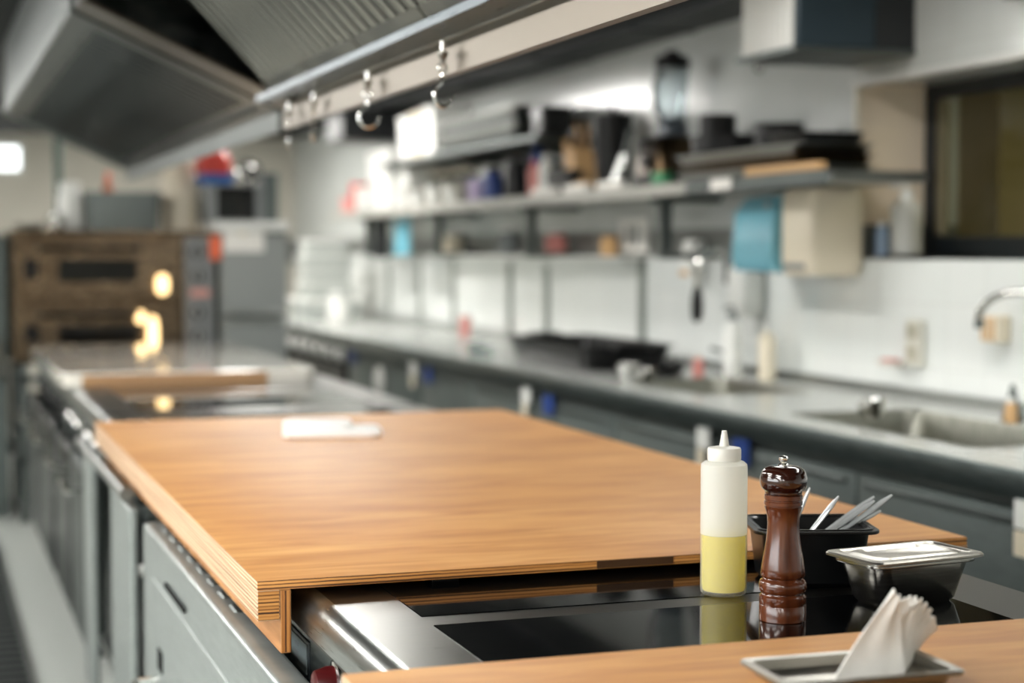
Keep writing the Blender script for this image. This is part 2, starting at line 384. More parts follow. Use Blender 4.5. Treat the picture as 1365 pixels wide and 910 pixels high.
# ceiling fixtures
LY = (-1.6, .6, 2.9, 5.2, 7.5, 9.8, 12.1)
def fixture(x, y, label, grp, m=TUBE, L=1.3, z=CZ):
    t = thing('ceiling_light', label, 'light', (x, y, z-.07), 0, grp)
    obj('housing', box(B(), -.11, .11, -L/2-.03, L/2+.03, .02, .07, bev=.006), WHITEP, t, local=True)
    obj('diffuser', box(B(), -.095, .095, -L/2, L/2, 0, .02, bev=.006), m, t, local=True)
    return t
for y in (2.3, 4.0, 9.15, 11.6): fixture(2.24, y, 'long white ceiling light between the extraction hood and the tiled wall', 'ceiling lights over the worktop aisle', TUBEW)
for x, y in ((1.32, 6.3), (1.80, 9.95), (1.80, 12.6)): fixture(x, y, 'added ceiling light hidden by the extraction hood, brightening the splashback and far wall', 'added lights hidden by the hood')  # added out of sight behind the hood to brighten splashback and far wall
for y in LY: fixture(-.85, y, 'long white ceiling light over the aisle left of the cooking island', 'ceiling lights over the left aisle')
for y in (-1.6, .6, 2.9): fixture(-2.3, y, 'long white ceiling light near the left wall', 'ceiling lights near the left wall')
fixture(4.3, 4.2, 'warm ceiling light in the room beyond the black framed window', None, WARMTUBE, 1.2)
fixture(4.3, 8.0, 'warm ceiling light behind the pillar beyond the black framed window', None, WARMTUBE, 1.2)

# ================================================================== EXTRACTION HOOD
hd = thing('extraction_hood', 'stainless steel extraction hood with baffle filters hanging over the wooden board', 'extraction hood', (.65, 2.7, 1.69))
RX = .92; H0 = .5; H1 = 4.55
obj('front_rail', prism(B(), [(RX, 1.69), (RX+.02, 1.69), (RX+.02, CZ), (RX+.008, CZ), (RX+.008, 1.765), (RX, 1.754)], H0, H1), mat('reflection_tinted_steel', (128, 120, 109), .36, 1.), hd)  # warm tint puts the reflected wood into the steel colour
obj('gutter', prism(B(), [(RX+.006, 1.755), (.848, 1.759), (.848, 1.775), (.86, 1.775), (.86, 1.767), (RX+.006, 1.763)], H0, H1), steel('blue_hood_steel', (104, 116, 122), (124, 134, 140), (.24, .34), (40, 2, 40)), hd)
obj('gutter_bead', tube(B(), [(RX-.001, H0, 1.756), (RX-.001, H1, 1.756)], .0035, 8), CHROME, hd)
obj('lip', prism(B(), [(.385, 1.985), (.40, 1.985), (.40, CZ), (.385, CZ)], H0, H1), ST_HOOD, hd)
obj('end_panel', prism(B(), [(RX, 1.745), (.40, 1.985), (.40, CZ), (RX, CZ)], H1-.02, H1), HOODD, hd)
obj('end_flange', prism(B(), [(RX, 1.742), (.39, 1.982), (.39, 1.99), (RX, 1.75)], H1-.16, H1+.02), steel('flange_steel', (84, 76, 68), (104, 95, 86), (.3, .42), (10, 20, 10)), hd)
# filters of the near hood
FX0, FZ0, FX1, FZ1 = .856, 1.776, .40, 2.262
def filter_bank(par, y0, count, pitch, p0, p1, nb_, m_plate, m_baf, depth):
    """cassettes of baffles on the plane from p0 (low) to p1 (high), facing down-left"""
    d = Vector((p1[0]-p0[0], 0, p1[1]-p0[1])); L = d.length; u = d.normalized(); nrm = Vector((u.z, 0, -u.x))
    if nrm.z > 0: nrm = -nrm
    def P(s, h): v = Vector((p0[0], 0, p0[1])) + u*s + nrm*h; return v
    bw = pitch/nb_
    first = None
    for c in range(count):
        ya = y0 + c*pitch
        if first is None:
            q = [P(0, -.004), P(L, -.004), P(L, -.014), P(0, -.014)]
            plate = obj('filter_cassette', loft(B(), [[(v.x, ya+.006, v.z) for v in q], [(v.x, ya+pitch-.006, v.z) for v in q]]), m_plate, par)
            first = plate; kids = []
            for e_ in (0, L-.03):
                q = [P(e_, -.006), P(e_+.03, -.006), P(e_+.03, depth*.5), P(e_, depth*.5)]
                kids.append(obj('filter_frame', loft(B(), [[(v.x, ya+.006, v.z) for v in q], [(v.x, ya+pitch-.006, v.z) for v in q]]), m_baf, plate))
            k0 = None
            for k in range(nb_):
                a = ya + (k+.25)*bw; w_ = bw*.5
                prof = [(0, -.004), (w_*.12, depth*.6), (w_*.35, depth), (w_*.65, depth), (w_*.88, depth*.6), (w_, -.004)]
                if k0 is None:
                    r0 = [(P(.03, h).x, a+t, P(.03, h).z) for t, h in prof]; r1 = [(P(L-.03, h).x, a+t, P(L-.03, h).z) for t, h in prof]
                    k0 = obj('baffle', loft(B(), [r0, r1]), m_baf, plate); kids.append(k0)
                else: kids.append(copy_child(k0, plate, dy=k*bw))
        else:
            pl = copy_child(first, par, dy=c*pitch)
            for kd in kids:
                x = kd.copy(); COL.objects.link(x); x.parent = pl
filter_bank(hd, H0+.02, 8, .485, (FX0, FZ0), (FX1, FZ1), 7, DARK, ST_BAF, .004)
# far hood: sloping underside
hf = thing('extraction_hood', 'dark framed extraction hood hanging over the far end of the island before the oven', 'extraction hood', (.65, 6.4, 1.7))
G0, G1 = 4.62, 8.2
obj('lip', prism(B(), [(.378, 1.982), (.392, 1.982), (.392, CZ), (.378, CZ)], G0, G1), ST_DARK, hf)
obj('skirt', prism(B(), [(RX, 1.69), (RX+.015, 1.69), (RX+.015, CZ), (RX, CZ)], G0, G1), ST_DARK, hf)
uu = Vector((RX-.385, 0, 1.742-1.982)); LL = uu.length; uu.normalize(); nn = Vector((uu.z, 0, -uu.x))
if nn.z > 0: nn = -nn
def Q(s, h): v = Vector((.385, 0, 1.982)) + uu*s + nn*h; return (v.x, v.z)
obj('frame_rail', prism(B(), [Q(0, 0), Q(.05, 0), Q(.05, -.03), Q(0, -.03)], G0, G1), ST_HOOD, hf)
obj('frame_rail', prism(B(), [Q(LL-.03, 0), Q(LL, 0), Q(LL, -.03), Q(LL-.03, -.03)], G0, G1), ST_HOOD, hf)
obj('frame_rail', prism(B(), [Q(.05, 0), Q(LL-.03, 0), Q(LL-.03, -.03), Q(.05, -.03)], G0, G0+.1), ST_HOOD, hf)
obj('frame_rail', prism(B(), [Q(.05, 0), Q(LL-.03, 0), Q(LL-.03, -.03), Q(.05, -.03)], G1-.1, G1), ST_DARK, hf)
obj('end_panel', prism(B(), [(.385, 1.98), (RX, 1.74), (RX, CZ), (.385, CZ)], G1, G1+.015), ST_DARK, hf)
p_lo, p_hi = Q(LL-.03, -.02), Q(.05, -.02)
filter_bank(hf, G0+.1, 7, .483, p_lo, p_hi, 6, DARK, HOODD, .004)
# hooks on the rail
for i, (y, lab) in enumerate(((3.008, 'shiny steel meat hook hanging from the hood rail, nearest the pepper mill'), (3.56, 'steel meat hook with a wide bend hanging second along the hood rail'),
                              (4.087, 'steel meat hook hanging third along the hood rail'), (4.38, 'steel meat hook hanging at the far end of the hood rail'))):
    rz = (.35, -.25, 1.1, 1.3)[i]
    t = thing('meat_hook', lab, 'hook', (.900, y, 1.745), rz, 'meat hooks along the hood rail')
    obj('bolt', cyl(B(), (0, 0, 0), (0, 0, -.022), .004), CHROME, t, local=True)
    obj('swivel', lathe(B(), [(.004, -.016), (.010, -.018), (.0105, -.024), (.006, -.030), (.0045, -.036), (.0045, -.040)]), mat('worn_steel', (120, 118, 112), .3, 1.), t, local=True)
    ring = [(.0085*math.cos(R(a)), 0, -.047 + .0085*math.sin(R(a))) for a in range(0, 361, 24)]
    obj('ring', tube(B(), ring, .0025, 8), CHROME, t, local=True)
    hk = [(0, 0, -.052), (0, 0, -.066), (-.004, 0, -.074)] + [(-.002 + .021*math.cos(R(a)) + .004, 0, -.096 + .021*math.sin(R(a))) for a in range(130, 385, 17)]
    obj('hook', tube(B(), hk, .0034, 8, rr=[.0034]*(len(hk)-3) + [.003, .0024, .0012]), CHROME, t, local=True)

# ================================================================== COOKING ISLAND
IX0, IX1 = .485, 1.43
def nose_profile(z=.8995):
    r = .030; c = (IX0+r, z-r)
    return [(IX1, z)] + [(c[0]+r*math.cos(R(a)), c[1]+r*math.sin(R(a))) for a in range(90, 181, 10)] + [(IX0, .853), (.50, .850), (.50, .835), (IX1, .835)]
def cooking_unit(label, y0, y1, panels):
    t = thing('cooking_range', label, 'cooking range', ((IX0+IX1)/2, (y0+y1)/2, 0), 0, None)
    obj('range_top', prism(B(), nose_profile(), y0, y1), ST_TOP, t, smooth=40)
    obj('nose_trim', prism(B(), [(IX0+.03+.0305*math.cos(R(a)), .8695+.0305*math.sin(R(a))) for a in range(92, 181, 8)] + [(IX0-.0005, .855), (IX0+.004, .855), (IX0+.03, .885)], y0+.001, y1-.001), STY, t, smooth=60)
    obj('body', bx(.62, 1.41, y0+.01, y1-.01, .12, .835), ST_CAB, t)
    obj('control_panel', bx(.505, .62, y0+.004, y1-.004, .745, .835, bev=.003), ST_DARK, t)
    obj('plinth', bx(.68, 1.36, y0+.03, y1-.03, .0, .12), DARK, t)
    for (a, b) in panels: obj('ceramic_hob', bx(.602, 1.312, a, b, .893, .9006, bev=.001), GLASSBLK, t)
    return t
def knob(par, y, m=BLACKP, z=.79):
    k = obj('knob', lathe(B(), [(.022, 0), (.022, .012), (.018, .026), (.016, .028)], seg=20), m, par, local=True)
    k.rotation_euler = (0, R(-90), 0); k.location = Vector((.505, y, z)) - par.location
    i = obj('pointer', bx(-.003, .003, -.016, .016, .028, .032), ST_DARK, k, local=True)
def bar_handle(par, x, y0, y1, z, r=.009, m=CHROME, so=.045):
    obj('handle', tube(B(), [(x+so, y0, z), (x+.004, y0, z), (x, y0+.01, z), (x, y1-.01, z), (x+.004, y1, z), (x+so, y1, z)], r, 10), m, par)
def door(par, y0, y1, z0, z1, x=.43, th=.05, m=ST_DOOR, name='oven_door'):
    d = obj(name, bx(x, x+th, y0, y1, z0, z1, bev=.012, seg=3), m, par)
    return d

uA = cooking_unit('stainless steel induction range with black glass fields under the wooden boards', .55, 3.68, [(.8, 2.058), (2.112, 3.45)])
d1 = door(uA, 2.02, 3.62, .20, .805)
obj('inset_panel', bx(.427, .432, 2.15, 3.45, .28, .72, bev=.002), ST_DOOR, d1)
obj('slot', bx(.4245, .428, 3.0, 3.25, .738, .747), DARK, d1)
obj('slot', bx(.4245, .428, 3.30, 3.36, .56, .60), DARK, d1)
bar_handle(d1, .375, 2.72, 3.30, .55)
d0 = door(uA, .62, 1.98, .20, .805)
for y in (.9, 1.3, 1.75): knob(uA, y)
rk = obj('red_knob', lathe(B(), [(.026, 0), (.026, .014), (.021, .03), (.018, .032)], seg=24), mat('dark_red_plastic', (70, 12, 14), .3), uA, local=True)
rk.rotation_euler = (0, R(-90), 0); rk.location = Vector((.505, 2.17, .805)) - uA.location
obj('collar', lathe(B(), [(.034, 0), (.034, .004), (.028, .006)], seg=24), CHROME, rk, local=True)
rp = obj('rating_plate', bx(.5025, .506, 2.335, 2.465, .772, .826, bev=.001), mat('plate_frame', (40, 46, 48), .4), uA)
obj('plate_face', bx(.5015, .503, 2.345, 2.455, .778, .820), mat('plate_grey', (120, 130, 130), .4), rp)
for k in range(3): obj('print_line', bx(.5012, .5016, 2.40, 2.445-.01*k, .784+.011*k, .788+.011*k), GREYP, rp)
for y in (2.62, 2.80, 2.98, 3.16, 3.34, 3.52):
    knob(uA, y)
# row of dark teeth seen between board and door
g0 = None
for i in range(8):
    y = 2.66 + i*.115
    if g0 is None: g0 = obj('dark_tooth', bx(.455, .50, y, y+.06, .775, .808, bev=.004), ST_DARK, uA)
    else: copy_child(g0, uA, dy=i*.115)

uB = cooking_unit('stainless steel range behind the wooden board with an open dark cupboard in its front', 3.80, 5.02, [(3.86, 4.36), (4.42, 4.96)])
obj('front_panel', bx(.43, .45, 3.85, 4.26, .15, .80, bev=.006), ST_DOOR, uB)
obj('front_panel', bx(.43, .45, 4.78, 5.00, .15, .80, bev=.006), ST_DOOR, uB)
obj('gap_shade', bx(.46, .62, 3.83, 3.845, .15, .74), DARK, uB)  # dark sheet painting the shade in the gap between two ranges
cp = obj('open_cupboard', bx(.60, .63, 4.28, 4.80, .15, .74), DARK, uB)
obj('shelf', bx(.45, .62, 4.28, 4.78, .30, .32), ST, cp)
obj('towel_rail', tube(B(), [(.425, 3.87, .828), (.425, 5.0, .828)], .016, 14), STY, uB)
for y in (3.95, 4.9): obj('rail_bracket', cyl(B(), (.425, y, .828), (.52, y, .80), .007), ST, uB)
rod = obj('cupboard_rod', tube(B(), [(.46, 4.40, .56), (.62, 4.40, .56)], .014, 12), WHITEP, uB)
for y in (4.1, 4.5, 4.8): knob(uB, y)
uC = cooking_unit('stainless steel range between the large wooden board and the slab beyond', 5.06, 6.42, [(5.12, 5.72), (5.78, 6.36)])
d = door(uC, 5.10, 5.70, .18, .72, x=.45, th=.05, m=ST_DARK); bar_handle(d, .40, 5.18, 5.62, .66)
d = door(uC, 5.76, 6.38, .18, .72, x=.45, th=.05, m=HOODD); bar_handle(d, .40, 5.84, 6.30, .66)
for y in (5.2, 5.5, 5.9, 6.2): knob(uC, y, CHROME)
uD = cooking_unit('last stainless steel range of the island before the pizza oven', 6.46, 8.15, [(6.52, 7.25), (7.31, 8.08)])
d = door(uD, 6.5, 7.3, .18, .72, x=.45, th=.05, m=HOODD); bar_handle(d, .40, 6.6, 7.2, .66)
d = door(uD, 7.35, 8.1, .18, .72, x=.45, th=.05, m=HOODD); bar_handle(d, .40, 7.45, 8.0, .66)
for y in (6.7, 7.0, 7.4, 7.7): knob(uD, y)

# ------------------------------------------------------------------ wooden boards
def rounded_board(bm, x0, x1, y0, y1, z0, z1, r=.004):
    box(bm, x0, x1, y0, y1, z0, z1); return bm
def wooden_board(label, x0, x1, y0, y1, z, th=.0135):
    t = thing('wooden_board', label, 'board', ((x0+x1)/2, (y0+y1)/2, z-th))
    bm = bx(x0, x1, y0, y1, z-th, z, bev=.0016, seg=2)
    for f in bm.faces:
        n = f.normal
        f.material_index = 0 if abs(n.z) > .9 else (2 if abs(n.x) > .7 else 1)
    bm.normal_update()
    for f in bm.faces:
        n = f.normal
        f.material_index = 0 if abs(n.z) > .8 else (2 if abs(n.x) > .7 else 1)
    obj('top_sheet', bm, [WOOD, PLYF, PLYZ], t)
    bm = bx(x0, x0+.031, y0, y1, z-.055, z-th, bev=.0012)
    bm.normal_update()
    for f in bm.faces: f.material_index = 1 if abs(f.normal.y) > .8 else 0
    obj('edge_strip', bm, [PLYZ, PLYF], t)
    bm = bx(x0+.031, x0+.0465, y0, y1, z-.101, z-th, bev=.0016)
    bm.normal_update()
    for f in bm.faces: f.material_index = 1 if abs(f.normal.y) > .8 else 0
    obj('apron', bm, [WOODF, PLYX], t)
    obj('edge_strip', bx(x1-.03, x1, y0, y1, z-.023, z-th), PLYZ, t)
    obj('apron', bx(IX1+.014, IX1+.028, y0, y1, z-.101, z-th), WOODF, t)
    return t
bd = wooden_board('large varnished plywood board with layered edges covering the middle of the range', .423, 1.535, 2.29, 4.57, .9245)
obj('dark_patch', bx(.915, 1.035, 2.2885, 2.292, .9125, .9235), mat('scorched_ply', (70, 44, 22), .5), bd)
for y in (2.33, 3.4, 4.45):
    for x in (.70, 1.30): obj('foot_pad', bx(x-.02, x+.02, y, y+.04, .9006, .911), BLACKP, bd)
fb = wooden_board('smaller varnished plywood board carrying the napkin tray in the foreground', .413, 1.535, .78, 1.757, .9245)
for y in (.85, 1.6):
    for x in (.70, 1.30): obj('foot_pad', bx(x-.02, x+.02, y, y+.04, .9006, .911), BLACKP, fb)
# slab on the far ranges; its white colour paints the reflected brightness
sl = thing('serving_slab', 'glossy wooden slab painted pale for reflected light, with brown front edge lying across the far ranges', 'slab', (.8975, 6.975, .9012))
obj('slab', loft(B(), [rrect(.885, 1.85, .06, .9012, (.8975, 6.975)), rrect(.885, 1.85, .06, .944, (.8975, 6.975)), rrect(.879, 1.844, .057, .947, (.8975, 6.975))]),
    mat('reflection_pale_wood', (226, 222, 212), .12, 0., Coat_Weight=1., Coat_Roughness=.06), sl)

obj('front_edge', loft(B(), [[(.52, 6.0455, .9020), (1.16, 6.0455, .9020), (1.16, 6.052, .9020), (.52, 6.052, .9020)], [(.52, 6.0455, .942), (1.16, 6.0455, .942), (1.16, 6.052, .942), (.52, 6.052, .942)]]), mat('brown_edge_band', (176, 138, 100), .4), sl)
# folded cloth on the board
fc = thing('folded_cloth', 'white folded kitchen cloth lying on the large wooden board', 'cloth', (.93, 4.06, .9245), R(-12))
def pad(bm, w_, d_, z0, z1, c, r=.03):
    return loft(bm, [rrect(w_-.01, d_-.01, r, z0, c), rrect(w_, d_, r, z0+.25*(z1-z0), c), rrect(w_, d_, r, z0+.7*(z1-z0), c), rrect(w_-.016, d_-.016, r-.005, z1, c)])
obj('lower_fold', pad(B(), .235, .15, 0, .018, (.005, 0)), mat('bleached_cotton', (252, 252, 250), .9), fc, local=True)
obj('upper_fold', pad(B(), .165, .12, .018, .034, (-.03, .02)), MATS['bleached_cotton'], fc, local=True)

# ------------------------------------------------------------------ squeeze bottle
sb = thing('squeeze_bottle', 'translucent squeeze bottle half filled with yellow oil beside the pepper mill', 'bottle', (1.034, 2.121, .9006))
f = .0003157
obj('body', lathe(B(), [(.006, .0), (.028, .0), (.0312, .003), (.0319, .010), (.0319, .172), (.0312, .178), (.027, .1815), (.0232, .183), (.0225, .183), (.0225, .181), (.026, .179), (.0300, .174), (.0306, .17), (.0306, .012), (.029, .005), (.006, .003)], seg=48), MILKY, sb, local=True)
obj('oil', lathe(B(), [(.005, .0035), (.028, .0055), (.0302, .012), (.0302, .082), (.0296, .0828), (.004, .0828)], seg=48), OIL, sb, local=True)
cp_ = obj('cap', lathe(B(), [(.0215, .1815), (.0226, .1835), (.0230, .186), (.0230, .198), (.0218, .2005), (.012, .2022), (.0078, .2025), (.006, .2026)], seg=40), mat('cap_plastic', (236, 234, 224), .4, 0., Transmission_Weight=.15), sb, local=True)
obj('nozzle', lathe(B(), [(.0072, .2020), (.0062, .206), (.0034, .2235), (.0026, .2238), (.0012, .2225)], seg=24), MATS['cap_plastic'], cp_, local=True)

# ------------------------------------------------------------------ pepper mill
pm = thing('pepper_mill', 'turned dark brown wooden pepper mill with chrome knob standing on black glass', 'pepper mill', (1.031, 1.944, .9006))
k = .000294
def pr(lst): return [(r*k, (868-y)*k) for r, y in lst]
obj('body', lathe(B(), pr([(60, 868), (98, 868), (101, 865), (101, 800), (99, 797), (101, 794), (101, 762), (97, 757), (92, 752), (91, 748), (96, 744), (101, 735), (103, 720), (102, 705), (97, 694), (88, 687), (86, 683), (92, 678), (96, 668), (93, 640), (88, 605), (80, 560), (73, 515), (69, 470), (68, 445), (70, 415), (76, 392), (79, 382), (82, 376), (77, 373), (77, 369), (83, 366), (83, 352), (78, 349), (78, 345), (82, 342), (82, 325), (76, 321), (40, 321)]), seg=56), MILL, pm, local=True)
obj('head', lathe(B(), pr([(40, 320), (78, 320), (80, 316), (80, 309), (84, 304), (93, 297), (99, 285), (102, 265), (101, 246), (97, 238), (96, 233), (92, 222), (82, 210), (66, 202), (44, 198), (24, 198)]), seg=56), MILLTOP, pm, local=True)
obj('finial', lathe(B(), pr([(26, 199), (26, 193), (20, 190), (13, 186), (13, 181), (18, 178), (21, 171), (20, 163), (14, 157), (4, 155)]), seg=28), CHROME, pm, local=True)

# ------------------------------------------------------------------ gastronorm pans
def gn_pan(bm, w_, d_, h, taper=.88, rim=.010, t=.0012, rc=.02):
    wi, di = w_-2*rim, d_-2*rim
    rg = [rrect(wi*taper-.012, di*taper-.012, rc*.8, 0), rrect(wi*taper, di*taper, rc, .006), rrect(wi, di, rc, h-.010), rrect(wi, di, rc, h-.004),
          rrect(w_-.001, d_-.001, rc+rim*.3, h-.005), rrect(w_, d_, rc+rim*.3, h-.003), rrect(w_-.001, d_-.001, rc+rim*.3, h-.0005), rrect(wi, di, rc, h-.0005),
          rrect(wi-2*t, di-2*t, rc, h-.003), rrect(wi*taper-2*t, di*taper-2*t, rc, .008), rrect(wi*taper-.014, di*taper-.014, rc*.8, .0015)]
    return loft(bm, rg)
sp = thing('steel_pan', 'small stainless steel food pan with a lid on the black glass hob', 'pan', (1.243, 2.000, .9006), R(8))
obj('body', gn_pan(B(), .176, .108, .060, .84, .009, rc=.022), steel('pan_side_steel', (140, 138, 132), (166, 164, 158), (.18, .3), (4, 4, 60)), sp, local=True)
W_, D_ = .186, .116
obj('lid', loft(B(), [rrect(W_-.006, D_-.006, .012, .0602), rrect(W_, D_, .013, .0615), rrect(W_, D_, .013, .0640), rrect(W_-.004, D_-.004, .012, .0662), rrect(W_-.022, D_-.022, .012, .0668), rrect(W_-.026, D_-.026, .014, .0650),
                      rrect(W_-.036, D_-.036, .018, .0640), rrect(W_-.048, D_-.044, .022, .0672), rrect(W_-.058, D_-.050, .022, .0674), rrect(W_-.070, D_-.056, .022, .0645)]), PANST, sp, local=True)
bp_ = thing('black_container', 'black plastic container holding steel spoons behind the pepper mill', 'container', (1.190, 2.170, .9006), R(-17))
obj('body', gn_pan(B(), .176, .162, .082, .90, .013, .003, rc=.02), BLACKP, bp_, local=True)
obj('rim_step', loft(B(), [rrect(.160, .146, .018, .0818), rrect(.160, .146, .018, .0835), rrect(.153, .139, .016, .0835), rrect(.153, .139, .016, .0818)], False, False), BLACKP, bp_, local=True)
# spoons standing in it
SP = [((1.155, 2.200, .915), (1.197, 2.178, 1.031), 'steel spoon standing steeply at the left of the black container'),
      ((1.145, 2.170, .915), (1.228, 2.150, 1.021), 'steel spoon leaning right with a rounded dull handle in the black container'),
      ((1.150, 2.160, .930), (1.285, 2.150, 1.012), 'long steel spoon leaning far right, lower of the crossed handles in the container'),
      ((1.175, 2.205, .925), (1.300, 2.175, 1.014), 'steel spoon behind the crossed handles in the black container'),
      ((1.190, 2.150, .945), (1.314, 2.150, 1.019), 'steel spoon reaching farthest out over the right rim of the black container'),
      ((1.195, 2.175, .948), (1.293, 2.145, .998), 'steel spoon lying lowest over the right rim of the black container')]
for p0, p1, lab in SP:
    t = thing('spoon', lab, 'spoon', p0, 0, 'steel spoons in the black container')
    a = Vector((0, 0, 0)); b = Vector(p1) - Vector(p0); n = 9
    pts = [a + b*(i/n) for i in range(n+1)]
    wd = [.0022, .0024, .0026, .0030, .0036, .0042, .0047, .0050, .0046, .0022]
    obj('handle', tube(B(), pts, .004, 10, rr=[(w_*1.45, w_*.7) for w_ in wd]), steel('spoon_steel', (206, 210, 210), (220, 224, 224), (.2, .3), (10, 10, 10), .45), t, local=True)
    u = b.normalized()
    obj('bowl', tube(B(), [u*s for s in (.004, 0, -.004, -.006, -.008)], .004, 10, rr=[(.002, .0015), (.006, .002), (.008, .0022), (.006, .002), (.002, .001)]), MATS['spoon_steel'], t, local=True)

# ------------------------------------------------------------------ napkin tray
nt = thing('steel_tray', 'shallow stainless steel tray holding napkins on the foreground board', 'tray', (.905, 1.556, .9245), R(-2))
W_, D_ = .202, .115
obj('tray', loft(B(), [rrect(W_-.04, D_-.04, .012, .0005), rrect(W_-.022, D_-.022, .012, .004), rrect(W_-.018, D_-.018, .012, .013), rrect(W_, D_, .010, .0125), rrect(W_+.002, D_+.002, .010, .0150), rrect(W_, D_, .010, .0172),
                       rrect(W_-.018, D_-.018, .012, .0165), rrect(W_-.022, D_-.022, .012, .006), rrect(W_-.045, D_-.045, .012, .0025)]), PANST, nt, local=True)
random.seed(3)
for i in range(7):
    t = thing('paper_napkin', ('tallest white paper napkin at the front of the fan in the steel tray', 'second white napkin of the fan, just behind the tallest one', 'third white napkin of the fan, counted from the tallest', 'middle white napkin of the fan in the steel tray', 'fifth white napkin of the fan, counted from the tallest', 'sixth white napkin of the fan, next to the lowest', 'lowest white napkin at the back of the fan in the steel tray')[i], 'napkin', (.868, 1.533, .930), 0, 'white paper napkins in the steel tray')
    a = i/6
    y0 = .000 + .0105*i
    TX = (.074, .092, .104, .116, .128, .138, .146)[i]; TZ = (.087, .074, .073, .072, .062, .050, .040)[i]
    base_l = Vector((.000 + .060*a, y0-.004, .002)); base_r = Vector((.090 + .052*a, y0+.004, .003)); TX = TX*1.14
    tip = Vector((TX-.003, y0+.012, TZ)); tip2 = Vector((TX+.009, y0+.016, TZ-.010))
    bm = B(); N = 8; rows = []
    for r_ in range(N+1):
        v = r_/N; lft = base_l.lerp(tip, v); rgt = base_r.lerp(tip2, v); row = []
        for c_ in range(N+1):
            u_ = c_/N; p = lft.lerp(rgt, u_)
            p = p + Vector((0, .003*math.sin(u_*9 + i*.5)*v + .005*math.sin(v*3.), .0035*math.sin(u_*11+i)*v))
            row.append(p)
        rows.append(row)
    th_ = Vector((0, .0022, 0))
    F_ = [[bm.verts.new(p) for p in row] for row in rows]; K_ = [[bm.verts.new(p+th_) for p in row] for row in rows]
    for r_ in range(N):
        for c_ in range(N):
            bm.faces.new((F_[r_][c_], F_[r_][c_+1], F_[r_+1][c_+1], F_[r_+1][c_])); bm.faces.new((K_[r_][c_], K_[r_+1][c_], K_[r_+1][c_+1], K_[r_][c_+1]))
    rim_ = [(0, c_) for c_ in range(N)] + [(r_, N) for r_ in range(N)] + [(N, c_) for c_ in range(N, 0, -1)] + [(r_, 0) for r_ in range(N, 0, -1)]
    for (p, q) in zip(rim_, rim_[1:] + rim_[:1]):
        bm.faces.new((F_[p[0]][p[1]], K_[p[0]][p[1]], K_[q[0]][q[1]], F_[q[0]][q[1]]))
    obj('folded_sheet', bm, PAPER, t, local=True)

# ================================================================== WORKTOP ALONG THE TILED WALL
CX0 = 2.20
SINKS = [(3.50, 4.42, 2.36, 2.78), (5.05, 5.75, 2.40, 2.80)]
wt = thing('worktop', 'long stainless steel worktop with sinks along the white tiled wall', 'worktop', (2.6, 7, .86))
def strip_boxes():
    ys = [1.2]
    for a, b, _, _ in sorted(SINKS): ys += [a, b]
    ys.append(12.7); bm = B()
    for i in range(0, len(ys), 2): box(bm, CX0+.012, WX-.001, ys[i], ys[i+1], .868, .90)
    for a, b, x0, x1 in SINKS:
        box(bm, CX0+.012, x0, a, b, .868, .90); box(bm, x1, WX-.001, a, b, .868, .90)
    return bm
ST_WT = steel('worktop_steel', (204, 206, 202), (209, 211, 207), (.22, .27), (30, 2, 30), .5)
obj('top_plate', strip_boxes(), ST_WT, wt)
obj('front_edge', bx(CX0, CX0+.014, 1.2, 12.7, .842, .902, bev=.004, seg=2), steel('edge_steel', (96, 106, 106), (116, 126, 126), (.3, .42), (30, 3, 30)), wt)
obj('upstand', bx(WX-.022, WX-.001, 1.2, 12.7, .90, .930, bev=.003), ST, wt)
for a, b, x0, x1 in SINKS:
    c = ((x0+x1)/2, (a+b)/2); W_, D_ = x1-x0, b-a
    bm = loft(B(), [rrect(W_+.02, D_+.02, .03, .9005, c), rrect(W_-.004, D_-.004, .05, .9005, c), rrect(W_-.012, D_-.012, .05, .89, c), rrect(W_-.03, D_-.03, .06, .70, c), rrect(W_-.1, D_-.1, .06, .685, c)], False, True)
    sk = obj('sink_basin', bm, steel('sink_steel', (120, 120, 112), (146, 146, 136), (.25, .4), (20, 20, 5)), wt)
    obj('drain', lathe(B(), [(.045, .685), (.045, .688), (.03, .688), (.028, .686)], (c[0], c[1], 0), 24), CHROME, sk)
# refrigerated cabinets under it
BND = [1.45, 3.02, 4.62, 6.22, 7.84, 9.30]
NM = ['nearest the steel food pan', 'under the gooseneck tap sink', 'under the small sink and frying pan', 'under the black roasting tin', 'beside the stove with white knobs']
for i in range(5):
    y0, y1 = BND[i]+.01, BND[i+1]-.01; ym = (y0+y1)/2
    t = thing('steel_cabinet', 'dark grey steel counter cabinet ' + NM[i], 'cabinet', (2.6, ym, 0), 0, 'steel cabinets under the wall worktop')
    obj('body', bx(2.27, 2.96, y0, y1, .12, .67 if i in (1, 2) else .866), ST_CAB, t)
    obj('fascia', bx(2.235, 2.27, y0, y1, .815, .842), ST_DARK, t)
    for a, b in ((y0+.01, ym-.006), (ym+.006, y1-.01)):
        d = obj('door', bx(2.232, 2.27, a, b, .15, .808, bev=.005, seg=2), ST_CAB, t)
        obj('pull', bx(2.222, 2.234, a+.04, b-.04, .775, .79, bev=.003), ST_DARK, d)
    for xx in (2.35, 2.85):
        for yy in (y0+.1, y1-.1): obj('foot', cyl(B(), (xx, yy, 0), (xx, yy, .12), .025), ST_DARK, t)
    tg = obj('white_tag', bx(2.212, 2.222, y0+.02, y0+.10, .775, .868-.03, bev=.002), WHITEP, t)
    obj('cream_tag', bx(2.212, 2.222, y0+.05, y0+.10, .715, .77, bev=.002), CREAM, t)
    obj('blue_sticker', bx(2.214, 2.222, y1-.22, y1-.12, .755, .83, bev=.001), BLUE, t)
st = thing('stove', 'dark stove with a row of white knobs at the far end of the worktop', 'stove', (2.6, 11, 0))
obj('body', bx(2.26, 2.96, 9.32, 12.66, .10, .866), DARK, st)
